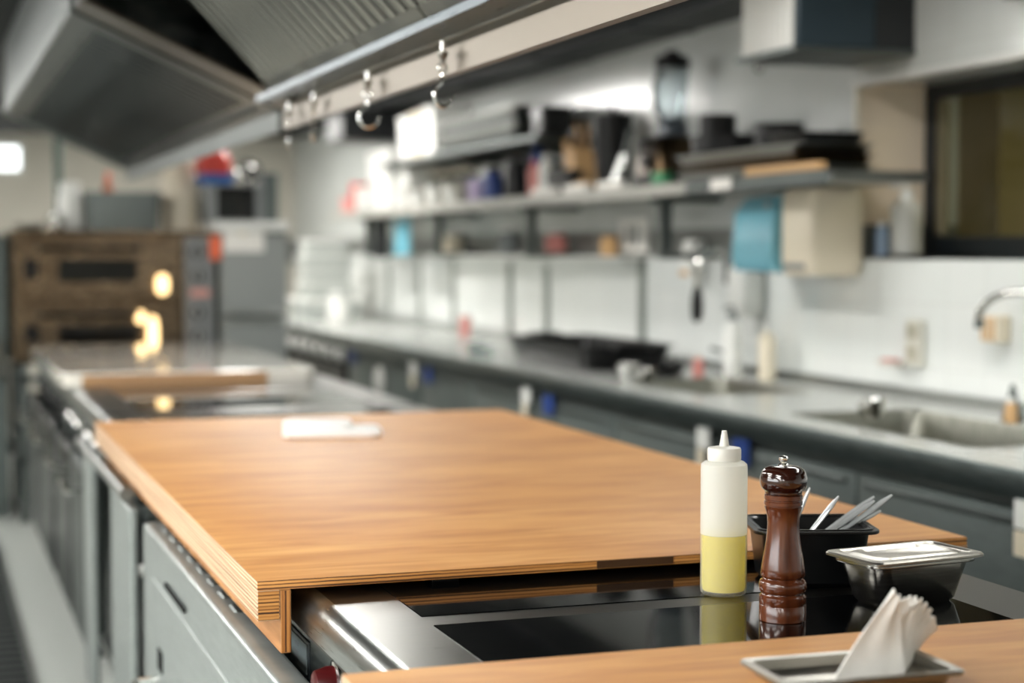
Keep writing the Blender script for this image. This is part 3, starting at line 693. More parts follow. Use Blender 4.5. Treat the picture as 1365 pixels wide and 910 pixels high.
obj('front_panel', bx(2.232, 2.26, 9.33, 12.65, .74, .842, bev=.004), BLACKM, st)
obj('door', bx(2.232, 2.26, 9.4, 10.9, .16, .72, bev=.006), BLACKM, st)
obj('door', bx(2.232, 2.26, 11.0, 12.6, .16, .72, bev=.006), BLACKM, st)
kk = None
for i in range(6):
    kb = lathe(B(), [(.04, 0), (.04, .012), (.032, .035), (.026, .037)], seg=18)
    k_ = obj('knob', kb, WHITEP, st, local=True); k_.rotation_euler = (0, R(-90), 0); k_.location = Vector((2.232, 9.42 + i*.27, .79)) - st.location
obj('plinth', bx(2.34, 2.9, 9.4, 12.6, 0, .10), DARK, st)
wd = tag(obj('white_round_lid', lathe(B(), [(.06, 0), (.075, .006), (.078, .016), (.06, .022), (.02, .024)], seg=24), WHITEP), 'small round white disc hung on a dark cabinet door below the worktop', 'lid')
wd.rotation_euler = (0, R(-90), 0); wd.location = (2.231, 8.56, .70)

# ------------------------------------------------------------------ things on the worktop
rt = thing('roasting_tin', 'big black roasting tin on the worktop in front of the splashback', 'roasting tin', (2.60, 6.63, .9005), R(90))
obj('body', gn_pan(B(), .95, .42, .10, .92, .02, .004, rc=.05), BLACKM, rt, local=True)
for s in (-1, 1): obj('handle', tube(B(), [(s*.47, -.08, .09), (s*.52, -.07, .10), (s*.53, 0, .102), (s*.52, .07, .10), (s*.47, .08, .09)], .008, 8), BLACKM, rt, local=True)
fp = thing('frying_pan', 'shallow dark frying pan on the worktop next to the roasting tin', 'frying pan', (2.62, 6.0-.03, .9005), R(-100))
obj('body', lathe(B(), [(.09, 0), (.10, .004), (.125, .045), (.128, .046), (.122, .044), (.097, .008), (.05, .006)], seg=32), BLACKM, fp, local=True)
obj('handle', tube(B(), [(.12, 0, .04), (.18, 0, .06), (.26, 0, .075)], .01, 10, rr=[(.008, .005), (.012, .007), (.010, .006)]), BLACKP, fp, local=True)
for i, (x, y, r_, h, lab) in enumerate(((2.47, 5.86, .045, .05, 'small shiny steel bowl beside the dark frying pan'), (2.45, 5.66, .035, .045, 'tiny shiny steel cup beside the dark frying pan'),
                                       (2.50, 4.20, .04, .055, 'shiny steel cup at the edge of the sink under the wall socket'))):
    t = thing('steel_bowl', lab, 'bowl', (x, y, .9006)); obj('bowl', lathe(B(), [(r_*.6, 0), (r_*.85, .01), (r_, h), (r_*1.06, h), (r_*.97, h-.002), (r_*.8, .012), (r_*.5, .004)], seg=28), CHROME, t, local=True)
    obj('base_ring', lathe(B(), [(r_*.62, 0), (r_*.66, .003), (r_*.6, .005)], seg=24), CHROME, t, local=True)
def rr_bottle(name, label, loc, r_, h, m, capm, cat='bottle', pump=False, neck=.45):
    t = thing(name, label, cat, loc)
    obj('body', lathe(B(), [(r_*.8, 0), (r_, .006), (r_, h*.72), (r_*.85, h*.80), (r_*neck, h*.86), (r_*neck, h*.88)], seg=24), m, t, local=True)
    c = obj('cap', lathe(B(), [(r_*neck*1.15, h*.88), (r_*neck*1.15, h*.97), (r_*neck*.8, h)], seg=20), capm, t, local=True)
    if pump: obj('pump_spout', tube(B(), [(0, 0, h), (0, 0, h*1.08), (-r_*.8, 0, h*1.09), (-r_*1.1, 0, h*1.05)], r_*.16, 8), capm, c, local=True)
    return t
# pre-rinse tap and bottles near the splashback edge
tp = thing('spray_tap', 'tall dark pre-rinse tap with chrome pipe behind the small sink', 'tap', (2.90, 5.90, .9005))
obj('base', lathe(B(), [(.035, 0), (.035, .02), (.025, .05), (.022, .12), (.02, .13)], seg=20), BLACKP, tp, local=True)
obj('riser', tube(B(), [(0, 0, .12), (0, 0, .40)] + [(-.07 + .07*math.cos(R(a)), 0, .40 + .07*math.sin(R(a))) for a in range(15, 181, 15)] + [(-.14, 0, .32)], .011, 10), CHROME, tp, local=True)
obj('spray_head', lathe(B(), [(.012, .20), (.022, .22), (.024, .28), (.014, .33)], (-.14, 0, 0), 16), BLACKP, tp, local=True)
obj('lever', tube(B(), [(-.02, 0, .08), (-.09, -.02, .10)], .007, 8), BLACKP, tp, local=True)
rr_bottle('soap_bottle', 'white soap bottle with blue label ring beside the spray tap', (2.84, 5.76, .9005), .035, .24, WHITEP, GREYP, pump=True)
rr_bottle('soap_bottle', 'cream coloured soap bottle against the tiles beside the spray tap', (2.90, 5.60, .9005), .032, .20, CREAM, WHITEP)
rr_bottle('soap_bottle', 'small pink soap bottle at the foot of the spray tap', (2.72, 5.80, .9005), .02, .08, PINK, CREAM)
wdsp = thing('wall_dispenser', 'white wall soap dispenser on the splashback above the roasting tin', 'dispenser', (2.95, 6.34, 1.26))
obj('body', loft(B(), [rrect(.07, .09, .02, 0), rrect(.09, .10, .02, .03), rrect(.07, .09, .02, .14), rrect(.05, .06, .02, .15)]), WHITEP, wdsp, local=True)
obj('push_bar', box(B(), -.05, -.035, -.03, .03, .005, .03, bev=.004), TAN, wdsp, local=True)
wds2 = thing('wall_dispenser', 'rounded white wall dispenser with black collar left of the teal box', 'dispenser', (2.94, 5.86, 1.12))
obj('body', loft(B(), [rrect(.09, .10, .03, 0), rrect(.11, .14, .04, .05), rrect(.11, .14, .04, .17), rrect(.07, .09, .03, .22)]), WHITEP, wds2, local=True)
obj('collar', bx(-.05, .05, .072, .088, .12, .22, bev=.006), BLACKP, wds2, local=True)
# gooseneck tap, handles
gt = thing('gooseneck_tap', 'chrome gooseneck tap arching over the sink below the black framed window', 'tap', (2.82, 3.77, .9005))
obj('base', lathe(B(), [(.03, 0), (.03, .012), (.02, .025), (.017, .05)], seg=20), CHROME, gt, local=True)
gp = [(0, 0, .04), (0, 0, .28)] + [(-.01*k_/10, .19 + .19*math.cos(R(180-18*k_)), .28 + .075*math.sin(R(18*k_))) for k_ in range(1, 10)] + [(-.01, .38, .28), (-.01, .38, .27)]
obj('spout', tube(B(), gp, .0115, 12), CHROME, gt, local=True)
obj('aerator', cyl(B(), (-.01, .38, .25), (-.01, .38, .275), .014), ST_DARK, gt, local=True)
th_ = thing('tap_handle', 'dark pointed tap handle on the worktop beside the gooseneck tap', 'tap', (2.84, 4.03, .9005))
obj('cone', lathe(B(), [(.026, 0), (.026, .03), (.018, .05), (.006, .10), (.002, .102)], seg=20), ST_DARK, th_, local=True)
obj('collar', lathe(B(), [(.032, 0), (.032, .008), (.027, .012)], seg=20), BRONZE, th_, local=True)
# socket, soap dish, sponge
so = thing('wall_socket', 'grey white double wall socket on the tiles above the sink', 'socket', (2.985, 4.755, 1.0))
obj('plate', bx(-.012, .012, -.045, .045, 0, .15, bev=.006), mat('socket_plastic', (206, 204, 192), .5), so, local=True)
for z in (.02, .09): obj('outlet', bx(-.018, -.010, -.03, .03, z, z+.045, bev=.004), mat('outlet_plastic', (168, 164, 146), .5), so, local=True)  # outlet faces a darker beige than the plate
sd = thing('soap_dish', 'small pinkish soap dish fixed to the tiles beside the wall socket', 'soap dish', (2.955, 4.85, .995))
obj('dish', loft(B(), [rrect(.05, .09, .02, 0), rrect(.07, .11, .02, .02), rrect(.065, .105, .02, .02), rrect(.05, .09, .02, .006)]), mat('clear_plastic', (214, 206, 198), .3), sd, local=True)
obj('soap_bar', loft(B(), [rrect(.035, .07, .012, .006), rrect(.04, .075, .015, .016), rrect(.035, .07, .012, .026)]), PINK, sd, local=True)
sg = thing('sponge_holder', 'cream sponge holder with vertical ribs stuck on the tiles by the gooseneck tap', 'sponge holder', (2.975, 4.31, 1.10))
obj('box', bx(-.025, .023, -.045, .045, 0, .08, bev=.005), CREAM, sg, local=True)
for y in (-.025, 0, .025): obj('rib', bx(-.029, -.022, y-.004, y+.004, .006, .074), TAN, sg, local=True)
sc = thing('bottle_brush', 'small bottle with tan collar standing at the rim of the near sink', 'bottle', (2.80, 3.98, .9006))
obj('body', lathe(B(), [(.014, 0), (.017, .004), (.017, .045), (.012, .055)], seg=18), TAN, sc, local=True)
obj('cap', lathe(B(), [(.011, .054), (.011, .066), (.006, .07)], seg=16), WHITEP, sc, local=True)
# stack of white tubs at the far end
for i, (w_, h) in enumerate(((.46, .14), (.36, .11), (.33, .09), (.36, .10), (.33, .10))):
    z = .9005 + sum((.14, .11, .09, .10, .10)[:i])
    t = thing('white_tub', 'white plastic tub, ' + ('widest, at the bottom of the stack', 'second from the bottom of the stack', 'in the middle of the stack', 'fourth from the bottom of the stack', 'topmost of the stack')[i] + ' at the worktop end', 'tub', (2.68, 11.85, z), 0, 'white tubs stacked at the worktop end')
    obj('body', loft(B(), [rrect(w_*.86, w_*.86, .04, .0), rrect(w_*.96, w_*.96, .05, h*.7), rrect(w_*.96, w_*.96, .05, h*.78)]), mat('tub_plastic', (176, 182, 178), .4), t, local=True)
    obj('lid', loft(B(), [rrect(w_, w_, .05, h*.76), rrect(w_, w_, .05, h*.97), rrect(w_*.96, w_*.96, .05, h-.0005)]), WHITEP, t, local=True)
rr_bottle('white_jar', 'small white jar in front of the stacked tubs', (2.52, 10.75, .9005), .07, .20, WHITEP, WHITEP, 'jar', neck=.8)
rr_bottle('spice_jar', 'little pink spice jar on the worktop against the splashback joint', (2.85, 9.1, .9005), .03, .12, PINK, WHITEP, 'jar', neck=.8)
for i, (x, y, r_, h) in enumerate(((2.36, 7.35, .04, .07), (2.33, 7.12, .035, .06), (2.30, 7.22, .03, .07))):
    t = thing('glass_tumbler', ('clear glass tumbler at the corner of the roasting tin, widest of three', 'clear glass tumbler nearest the roasting tin', 'narrow clear glass tumbler beside the roasting tin')[i], 'glass', (x, y, .9005), 0, 'glass tumblers by the roasting tin')
    obj('wall', lathe(B(), [(r_*.8, 0), (r_, h), (r_*.94, h), (r_*.76, .008), (r_*.3, .006)], seg=20), GLASSW, t, local=True)
    obj('rim', lathe(B(), [(r_*1.01, h-.002), (r_*1.01, h+.001), (r_*.95, h+.001)], seg=20), WHITEP, t, local=True)

# ------------------------------------------------------------------ dark duct under the ceiling
du = thing('air_duct', 'long dark air duct running under the ceiling along the tiled wall', 'duct', (2.86, 8.2, 2.249))
obj('fan_box', bx(2.52, WX-.002, 10.62, 11.05, 2.06, 2.249, bev=.006), mat('black_fan_box', (20, 24, 26), .5), du)
for i in range(5): obj('duct_section', bx(2.72, WX-.002, 5.3+1.15*i, 5.3+1.15*(i+1)-.004, 2.255, CZ-.001, bev=.004), mat('dark_duct', (34, 39, 41), .5, .3), du)
for i in range(1, 5): obj('joint_flange', bx(2.714, WX-.002, 5.3+1.15*i-.02, 5.3+1.15*i+.016, 2.249, CZ-.001, bev=.002), MATS['dark_duct'], du)

# ================================================================== WALL SHELVES
SZ = 1.615
sh = thing('wall_shelf', 'long steel wall shelf crowded with kitchen equipment above the worktop', 'shelf', (2.83, 7.6, 1.58))
obj('board', bx(2.655, WX-.002, 4.72, 11.5, 1.582, SZ, bev=.003), ST, sh)
obj('front_edge', bx(2.640, 2.657, 5.75, 11.5, 1.572, SZ+.004, bev=.003), mat('pale_edge', (158, 157, 149), .4), sh)
obj('front_edge', bx(2.640, 2.657, 4.72, 5.75, 1.572, SZ+.004, bev=.003), ST_DARK, sh)
for y in (6.2, 7.75, 9.3, 10.9):
    br = obj('bracket', bx(2.74, 2.78, y-.02, y+.02, 1.335, 1.582), ST_DARK, sh)
    obj('arm', bx(2.70, WX-.001, y-.015, y+.015, 1.555, 1.582), ST_DARK, br)
    obj('foot', bx(2.74, WX-.001, y-.015, y+.015, 1.335, 1.36), ST_DARK, br)
us = thing('wall_shelf', 'shorter upper wall shelf carrying stacked trays', 'shelf', (2.8, 8.8, 1.87))
obj('board', bx(2.66, WX-.002, 7.42, 10.3, 1.872, 1.897, bev=.003), ST_DARK, us)
for y in (7.6, 8.9, 10.2): obj('bracket', prism(B(), [(2.70, 1.872), (2.998, 1.872), (2.998, 1.74)], y-.01, y+.01), ST_DARK, us)
# --- blender
bl = thing('blender', 'kitchen blender with glass jug and black lid on the wall shelf', 'blender', (2.82, 6.27, SZ))
obj('base', loft(B(), [rrect(.22, .26, .03, 0), rrect(.22, .26, .03, .03), rrect(.21, .25, .04, .12), rrect(.16, .18, .04, .185), rrect(.13, .14, .04, .20)]), BRONZE, bl, local=True)
obj('foot_plate', loft(B(), [rrect(.225, .265, .03, 0), rrect(.225, .265, .03, .05)]), BLACKP, bl, local=True)
obj('jug', lathe(B(), [(.05, .235), (.056, .25), (.066, .47), (.068, .475), (.064, .47), (.052, .252), (.03, .248)], seg=28), JARGL, bl, local=True)
obj('jug_collar', lathe(B(), [(.052, .198), (.062, .205), (.062, .238), (.054, .26), (.045, .27)], seg=28), mat('smoky_blue_plastic', (58, 68, 78), .3), bl, local=True)
obj('lid', lathe(B(), [(.07, .468), (.07, .50), (.062, .515), (.03, .518), (.03, .535), (.02, .54)], seg=28), BLACKP, bl, local=True)
obj('handle', tube(B(), [(-.02, .055, .28), (-.03, .095, .31), (-.03, .105, .38), (-.03, .095, .43), (-.02, .06, .455)], .011, 10, rr=[(.012, .009)]*5), BLACKP, bl, local=True)
obj('dial', lathe(B(), [(.03, 0), (.03, .014), (.022, .02)], (0, 0, 0), 20), BLACKP, bl, local=True).matrix_local = Matrix.Translation((-.108, .0, .10)) @ Matrix.Rotation(R(-90), 4, 'Y')
# --- shelf things: (kind, ...)
def pot(label, loc, r_, h, m, lidm=None, handle=True, cat='pot', taper=1.0, rz=0):
    t = thing('cooking_pot' if cat == 'pot' else cat.replace(' ', '_'), label, cat, loc, rz)
    obj('body', lathe(B(), [(r_*.9*taper, 0), (r_*taper, .008), (r_, h), (r_*1.03, h), (r_*1.03, h+.004), (r_*.96, h+.003), (r_*.95*taper, .012), (r_*.4, .010)], seg=28), m, t, local=True)
    if handle: obj('handle', tube(B(), [(0, r_*.98, h*.8), (0, r_*1.35, h*.8), (0, r_*1.4, h*.5), (0, r_*1.35, h*.25), (0, r_*.9, h*.2)], .009, 8), BLACKP, t, local=True)
    if lidm: obj('lid', lathe(B(), [(r_*1.04, h+.004), (r_*1.04, h+.012), (r_*.8, h+.022), (r_*.15, h+.028), (r_*.12, h+.05), (r_*.05, h+.052)], seg=28), lidm, t, local=True)
    return t
def crate(name, label, cat, x0, x1, y0, y1, z0, z1, m, rc=.02, group=None, rimm=None, rz=0):
    t = thing(name, label, cat, ((x0+x1)/2, (y0+y1)/2, z0), rz, group); w_, d_ = x1-x0, y1-y0; h = z1-z0
    obj('body', loft(B(), [rrect(w_*.9, d_*.9, rc, 0), rrect(w_*.96, d_*.96, rc, h*.9), rrect(w_*.96, d_*.96, rc, h*.93), rrect(w_*.93, d_*.93, rc, h*.93), rrect(w_*.87, d_*.87, rc, h*.08)]), m, t, local=True)
    obj('rim', loft(B(), [rrect(w_*.96, d_*.96, rc, h*.90), rrect(w_, d_, rc, h*.92), rrect(w_, d_, rc, h*.995), rrect(w_*.93, d_*.93, rc, h*.995), rrect(w_*.93, d_*.93, rc, h*.90)], False, False), rimm or m, t, local=True)
    return t
pot('tall black jug with a bronze shine beside the blender', (2.83, 6.91, SZ), .085, .32, BLACKM, BLACKP, True, 'jug', .78)
ll = thing('steel_spatula', 'broad steel spatula leaning against the low black pot beside the black jug', 'spatula', (2.72, 6.66, SZ), 0)
obj('blade', loft(B(), [[(-.002, -.02, 0), (.002, -.02, 0), (.002, .04, 0), (-.002, .04, 0)], [(.028, -.11, .15), (.032, -.11, .15), (.032, -.04, .15), (.028, -.04, .15)]]), ST, ll, local=True)
obj('handle', tube(B(), [(.030, -.075, .15), (.046, -.12, .25)], .012, 10), ST_DARK, ll, local=True)
pot('low black pot with a lid between the leaning spatula and the blender', (2.885, 6.52, SZ), .095, .19, BLACKM, BLACKP, False)
# light wooden knife block
kb = thing('knife_block', 'light wooden knife block on the shelf left of the black jug', 'knife block', (2.83, 7.28, SZ))
obj('block', loft(B(), [[(-.05, -.08, 0), (.05, -.08, 0), (.05, .08, 0), (-.05, .08, 0)], [(-.05, -.02, .20), (.05, -.02, .20), (.05, .10, .26), (-.05, .10, .26)]]), TAN, kb, local=True)
for i in range(4): obj('knife_handle', box(B(), -.04+.024*i, -.026+.024*i, .02, .045, .215, .30+.02*(i % 2), bev=.003), TAN if i % 2 else BLACKP, kb, local=True)
crate('black_box', 'low black box on the shelf in front of the light wooden knife block', 'box', 2.70, 2.77, 7.10, 7.42, SZ, SZ+.11, BLACKP)
crate('wooden_tray', 'small tan wooden tray propping goods on the shelf below the knife block', 'tray', 2.70, 2.74, 6.84, 7.06, SZ, SZ+.05, TAN)
crate('black_bin', 'dark bin with goods on the shelf behind the tan tray', 'bin', 2.86, 2.97, 7.42, 7.60, SZ, SZ+.22, BLACKP)
rr_bottle('squeeze_bottle', 'white squeeze bottle on the shelf next to a pink one', (2.76, 7.56, SZ), .032, .20, WHITEP, WHITEP)
rr_bottle('squeeze_bottle', 'pink squeeze bottle on the shelf beside white one', (2.74, 7.66, SZ), .03, .17, PINK, RED)
rr_bottle('bottle', 'tall blue bottle on the shelf under the stacked trays', (2.84, 7.88, SZ), .04, .27, BLUE, BLUE, neck=.6)
rr_bottle('bottle', 'black bottle standing close to the tall blue one', (2.74, 7.98, SZ), .035, .21, BLACKP, BLACKP)
rr_bottle('bottle', 'dark blue low bottle on the shelf in front of a black box', (2.74, 8.28, SZ), .05, .17, BLUE, BLACKP, neck=.6)
crate('black_box', 'black plastic box on the shelf under the upper shelf', 'box', 2.82, 2.97, 8.1, 8.5, SZ, SZ+.20, BLACKP)
crate('purple_tub', 'muted purple tub on the crowded shelf', 'tub', 2.70, 2.80, 8.42, 8.60, SZ, SZ+.12, mat('muted_purple', (126, 112, 142), .5))
crate('steel_insert', 'deep steel insert standing on the shelf beside white cups', 'pan', 2.82, 2.97, 8.56, 8.80, SZ, SZ+.20, ST)
for i, (y, x, h) in enumerate(((8.75, 2.72, .12), (8.92, 2.72, .10), (9.08, 2.73, .13), (9.26, 2.72, .11), (9.44, 2.73, .12), (9.60, 2.72, .10), (9.76, 2.73, .13))):
    t = thing('cup', 'pale cup on the wall shelf, ' + ('first', 'second', 'third', 'fourth', 'fifth', 'sixth', 'seventh')[i] + ' in the row from the purple tub', 'cup', (x, y, SZ), 0, 'pale cups in a row on the shelf')
    obj('body', lathe(B(), [(.035, 0), (.048, h), (.052, h), (.046, h-.004), (.033, .006), (.01, .005)], seg=20), (PANST, WHITEP)[i % 2], t, local=True)
    obj('handle', tube(B(), [(0, -.04, h*.8), (0, -.068, h*.75), (0, -.068, h*.4), (0, -.038, h*.3)], .005, 6), PANST, t, local=True)
for i, y in enumerate((8.98, 9.22, 9.48, 9.72)):
    t = thing('glass_jar', ('glass storage jar with cream lid nearest the steel insert', 'glass storage jar second from the steel insert', 'glass storage jar third from the steel insert', 'glass storage jar beside the tall white boxes')[i] + ', behind the cups', 'jar', (2.88, y, SZ), 0, 'glass jars behind the cups')
    obj('glass', lathe(B(), [(.06, 0), (.065, .01), (.065, .17), (.05, .19), (.046, .19), (.06, .165), (.06, .012), (.02, .008)], seg=20), GLASSW, t, local=True)
    obj('contents', lathe(B(), [(.05, .010), (.057, .015), (.057, .10), (.04, .11), (.01, .112)], seg=20), (CREAM, TAN, GREYP, CREAM)[i], t, local=True)
    obj('lid', lathe(B(), [(.055, .185), (.055, .205), (.04, .21)], seg=20), CREAM, t, local=True)
crate('white_carton', 'tall white carton on the shelf beside the glass jars', 'carton', 2.74, 2.96, 9.92, 10.12, SZ, SZ+.27, WHITEP, .008)
crate('white_carton', 'tallest white carton on the shelf, beside a yellowish bag', 'carton', 2.70, 2.96, 10.18, 10.72, SZ, SZ+.37, WHITEP, .008)
crate('yellow_bag', 'yellowish paper bag on top of the white carton', 'bag', 2.76, 2.94, 9.94, 10.10, SZ+.2705, SZ+.275+.04, mat('straw_paper', (206, 190, 140), .8), .02)
crate('white_box', 'small white box at the far end of the long shelf', 'box', 2.70, 2.90, 10.84, 11.05, SZ, SZ+.16, WHITEP, .01)
crate('red_box', 'red and pale box at the very end of the long shelf', 'box', 2.70, 2.90, 11.15, 11.45, SZ, SZ+.10, PINK, .01, rimm=RED)
crate('red_tub', 'small red tub stacked on the pale box at the shelf end', 'tub', 2.74, 2.86, 11.2, 11.36, SZ+.1005, SZ+.20, RED, .02)
# trays and black things at the near end of the shelf
for i in range(3):
    crate('sheet_tray', ('bottom shallow steel tray on the shelf near the wooden strip', 'middle shallow steel tray of the stack near the wooden strip', 'top shallow steel tray under the black pans')[i], 'tray', 2.68, 2.98, 4.98, 5.96, SZ+.0005+.034*i, SZ+.034*(i+1), (ST, BRONZE, ST)[i], .02, 'steel trays stacked on the shelf')
crate('black_tray', 'black plastic tray on top of the steel trays at the shelf end', 'tray', 2.70, 2.95, 5.0, 5.24, SZ+.103, SZ+.14, BLACKP, .02)
pot('black iron pot on top of the stacked steel trays', (2.84, 5.41, SZ+.103), .085, .085, BLACKM, None, True)
pot('wide black frying pan stacked on the steel trays next to the blender', (2.84, 5.82, SZ+.103), .13, .07, BLACKM, None, False, 'pan')
pot('black saucepan with chrome handle stack beside the blender', (2.84, 5.90, SZ+.176), .07, .08, BLACKM, None, True, 'saucepan')
ws = tag(obj('wooden_strip', bx(2.6405, 2.676, 4.78, 5.28, SZ+.0045, SZ+.03, bev=.003), TAN), 'narrow tan wooden strip lying on the near end of the wall shelf', 'wood strip')
lb = tag(obj('shelf_label', bx(2.634, 2.640, 5.37, 5.53, 1.578, 1.618, bev=.001), PAPER), 'white paper label stuck on the front edge of the wall shelf', 'label')
gn_ = crate('green_sponge', 'green folded cloth on the shelf in front of the blender', 'cloth', 2.66, 2.71, 6.0, 6.12, SZ+.0005, SZ+.05, GREEN, .01)
for i, y in enumerate((6.55, 6.95, 7.35)):
    crate('paper_stack', ('stack of white paper lids under the leaning lid', 'stack of white paper lids under the black jug', 'stack of white paper lids under the knife block')[i] + ' at the shelf edge', 'paper stack', 2.66, 2.70, y-.14, y+.14, SZ+.0005, SZ+.035, PAPER, .008, 'white paper stacks along the shelf edge')
# upper shelf things
for i in range(4):
    crate('sheet_tray', ('bottom', 'second', 'third', 'topmost')[i] + ' big steel tray in the stack on the upper shelf', 'tray', 2.68, 2.98, 7.75, 9.1, 1.8975+.04*i, 1.897+.04*(i+1), (ST_DARK, ST, ST_DARK, ST)[i], .03, 'big trays stacked on the upper shelf')
crate('black_box', 'small black box at the end of the upper shelf', 'box', 2.72, 2.88, 7.5, 7.68, 1.8975, 2.03, BLACKP, .02)
for i, y in enumerate((9.16, 9.42, 9.67)):
    crate('white_folder', ('first white box of three standing upright beside the big trays', 'second white box of three standing on the upper shelf', 'third white box of three at the far end of the upper shelf')[i], 'box', 2.68, 2.92, y, y+.23, 1.8975, 2.165-.01*i, (WHITEP, CREAM, WHITEP)[i], .006, 'white boxes on the upper shelf')
# things hanging below the long shelf
td = thing('towel_dispenser', 'translucent teal paper towel dispenser below the near end of the shelf', 'dispenser', (2.88, 5.475, 1.285))
obj('back_plate', bx(.07, .115, -.16, .16, .0, .285, bev=.006), TEALD, td, local=True)
obj('cover', loft(B(), [[(-.10, -.15, .012), (.07, -.155, 0), (.07, .155, 0), (-.10, .15, .012)], [(-.115, -.15, .05), (.07, -.158, .05), (.07, .158, .05), (-.115, .15, .05)], [(-.10, -.15, .22), (.07, -.155, .25), (.07, .155, .25), (-.10, .15, .22)], [(-.06, -.14, .27), (.07, -.15, .282), (.07, .15, .282), (-.06, .14, .27)]]), TEAL, td, local=True)
obj('lock', lathe(B(), [(.012, 0), (.012, .006), (.006, .008)], seg=16), CHROME, td, local=True).matrix_local = Matrix.Translation((-.11, -.12, .24)) @ Matrix.Rotation(R(-90), 4, 'Y')
cd = thing('towel_dispenser', 'cream coloured dispenser box hung right of the teal one', 'dispenser', (2.89, 5.19, 1.285))
obj('body', loft(B(), [rrect(.19, .20, .02, 0), rrect(.21, .22, .03, .04), rrect(.21, .22, .03, .26), rrect(.18, .2, .03, .29)]), CREAM, cd, local=True)
obj('outlet_slot', bx(-.108, -.098, -.07, .07, .02, .04), GREYP, cd, local=True)
bc = thing('blue_cloth', 'blue cloth hanging below the far part of the long shelf', 'cloth', (2.74, 10.05, 1.34))
bm = B(); n_ = 14
ra = [[(x + .012*math.sin(i_*1.5), -.17 + .34*i_/n_, z) for i_ in range(n_+1)] + [(x + .010 + .012*math.sin(i_*1.5), -.17 + .34*i_/n_, z) for i_ in range(n_, -1, -1)] for x, z in ((0, 0), (.004, .12), (0, .225))]
obj('drape', loft(bm, ra), TEAL, bc, local=True)
obj('peg', bx(-.012, .03, -.02, .02, .20, .231), WHITEP, bc, local=True)
for nm, lab, cat, y, x, r_, h, m, cm in (('hanging_jar', 'red topped jar on a rack below the long shelf', 'jar', 7.87, 2.93, .055, .12, PINK, WHITEP), ('hanging_jar', 'tan jar on the ledge below the long shelf', 'jar', 7.19, 2.93, .04, .09, TAN, TAN),
                                        ('hanging_jar', 'grey jar on the ledge below the shelf near the cups', 'jar', 8.6, 2.93, .05, .14, GREYP, WHITEP), ('hanging_jar', 'pale jar on the ledge below the shelf near the blue cloth', 'jar', 9.6, 2.93, .06, .13, CREAM, WHITEP)):
    rr_bottle(nm, lab, (x, y, 1.341), r_, h, m, cm, cat, neck=.8)
ld = tag(obj('ledge', bx(2.86, WX-.001, 6.9, 9.9, 1.328, 1.3405, bev=.002), WHITEP), 'thin white ledge on the wall below the long shelf', 'ledge')
sn = thing('notice_sheet', 'pale notice sheet with grey print fixed on the grey tile band', 'notice', (2.99, 7.06, 1.36))
obj('sheet', bx(-.003, .008, -.15, .15, 0, .15), PAPER, sn, local=True)
for k_ in range(2): obj('print_block', bx(-.0045, -.003, -.07+.09*k_, -.02+.09*k_, .03, .12), GREYP, sn, local=True)
bkt = thing('hanging_rag', 'dark cloth hanging below the far end of the long shelf', 'cloth', (2.76, 10.62, 1.32))
ra = [[(x + .012*math.sin(i_*1.7), -.13 + .26*i_/n_, z) for i_ in range(n_+1)] + [(x + .012 + .012*math.sin(i_*1.7), -.13 + .26*i_/n_, z) for i_ in range(n_, -1, -1)] for x, z in ((0, 0), (.004, .12), (0, .245))]
obj('drape', loft(B(), ra), mat('black_cloth', (28, 32, 32), .9), bkt, local=True)
obj('peg', bx(-.012, .03, -.02, .02, .22, .251), GREYP, bkt, local=True)

# ------------------------------------------------------------------ window sill bottles
rr_bottle('soap_dispenser', 'big white pump soap dispenser on the sill of the black framed window', (3.13, 5.05, SILL+.012), .052, .215, mat('translucent_white', (214, 214, 206), .35), WHITEP, pump=True, neck=.4)
rr_bottle('soap_dispenser', 'small clear blue bottle with white cap on the window sill', (3.08, 5.12, SILL+.0005), .024, .125, mat('pale_blue_plastic', (150, 172, 196), .25), WHITEP, neck=.6)
tag(obj('sill_mat', bx(2.99, 3.22, 4.72, 5.10, SILL+.0005, SILL+.011, bev=.003), BLACKP), 'thin black mat on the window sill under the soap dispenser', 'mat')

# ------------------------------------------------------------------ ventilation box high on the wall
vb = thing('ventilation_unit', 'dark ventilation box with a white louvred face high on the wall', 'ventilation unit', (2.79, 4.99, 2.0))
obj('casing', bx(2.585, WX-.001, 4.81, 5.18, 2.0, CZ-.001, bev=.006), mat('dark_casing', (44, 58, 66), .35, .4), vb)
obj('base_flange', bx(2.565, WX-.001, 4.79, 5.2, 1.985, 2.001, bev=.003), ST_DARK, vb)
obj('side_cover', bx(2.86, WX-.001, 4.803, 4.812, 2.003, CZ-.002), mat('darker_casing', (24, 28, 30), .5), vb)
for i in range(9): obj('louvre', bx(2.572, 2.586, 4.83+.038*i, 4.83+.038*i+.028, 2.003, CZ-.002, bev=.004), WHITEP, vb)
obj('hook_ring', tube(B(), [(2.60, 5.12, 1.985), (2.60, 5.12, 1.96), (2.60, 5.09, 1.945), (2.60, 5.06, 1.96)], .005, 8), CHROME, vb)
sl_ = thing('wall_speaker', 'small dark fitting on the wall above the black framed window', 'fitting', (2.97, 4.2, 2.1))
obj('bracket', bx(-.03, .029, -.04, .04, .0, .05, bev=.006), BLACKP, sl_, local=True)
obj('lens', lathe(B(), [(.03, -.02), (.034, -.004), (.03, .002)], (-.03, 0, 0), 18), GREYP, sl_, local=True)

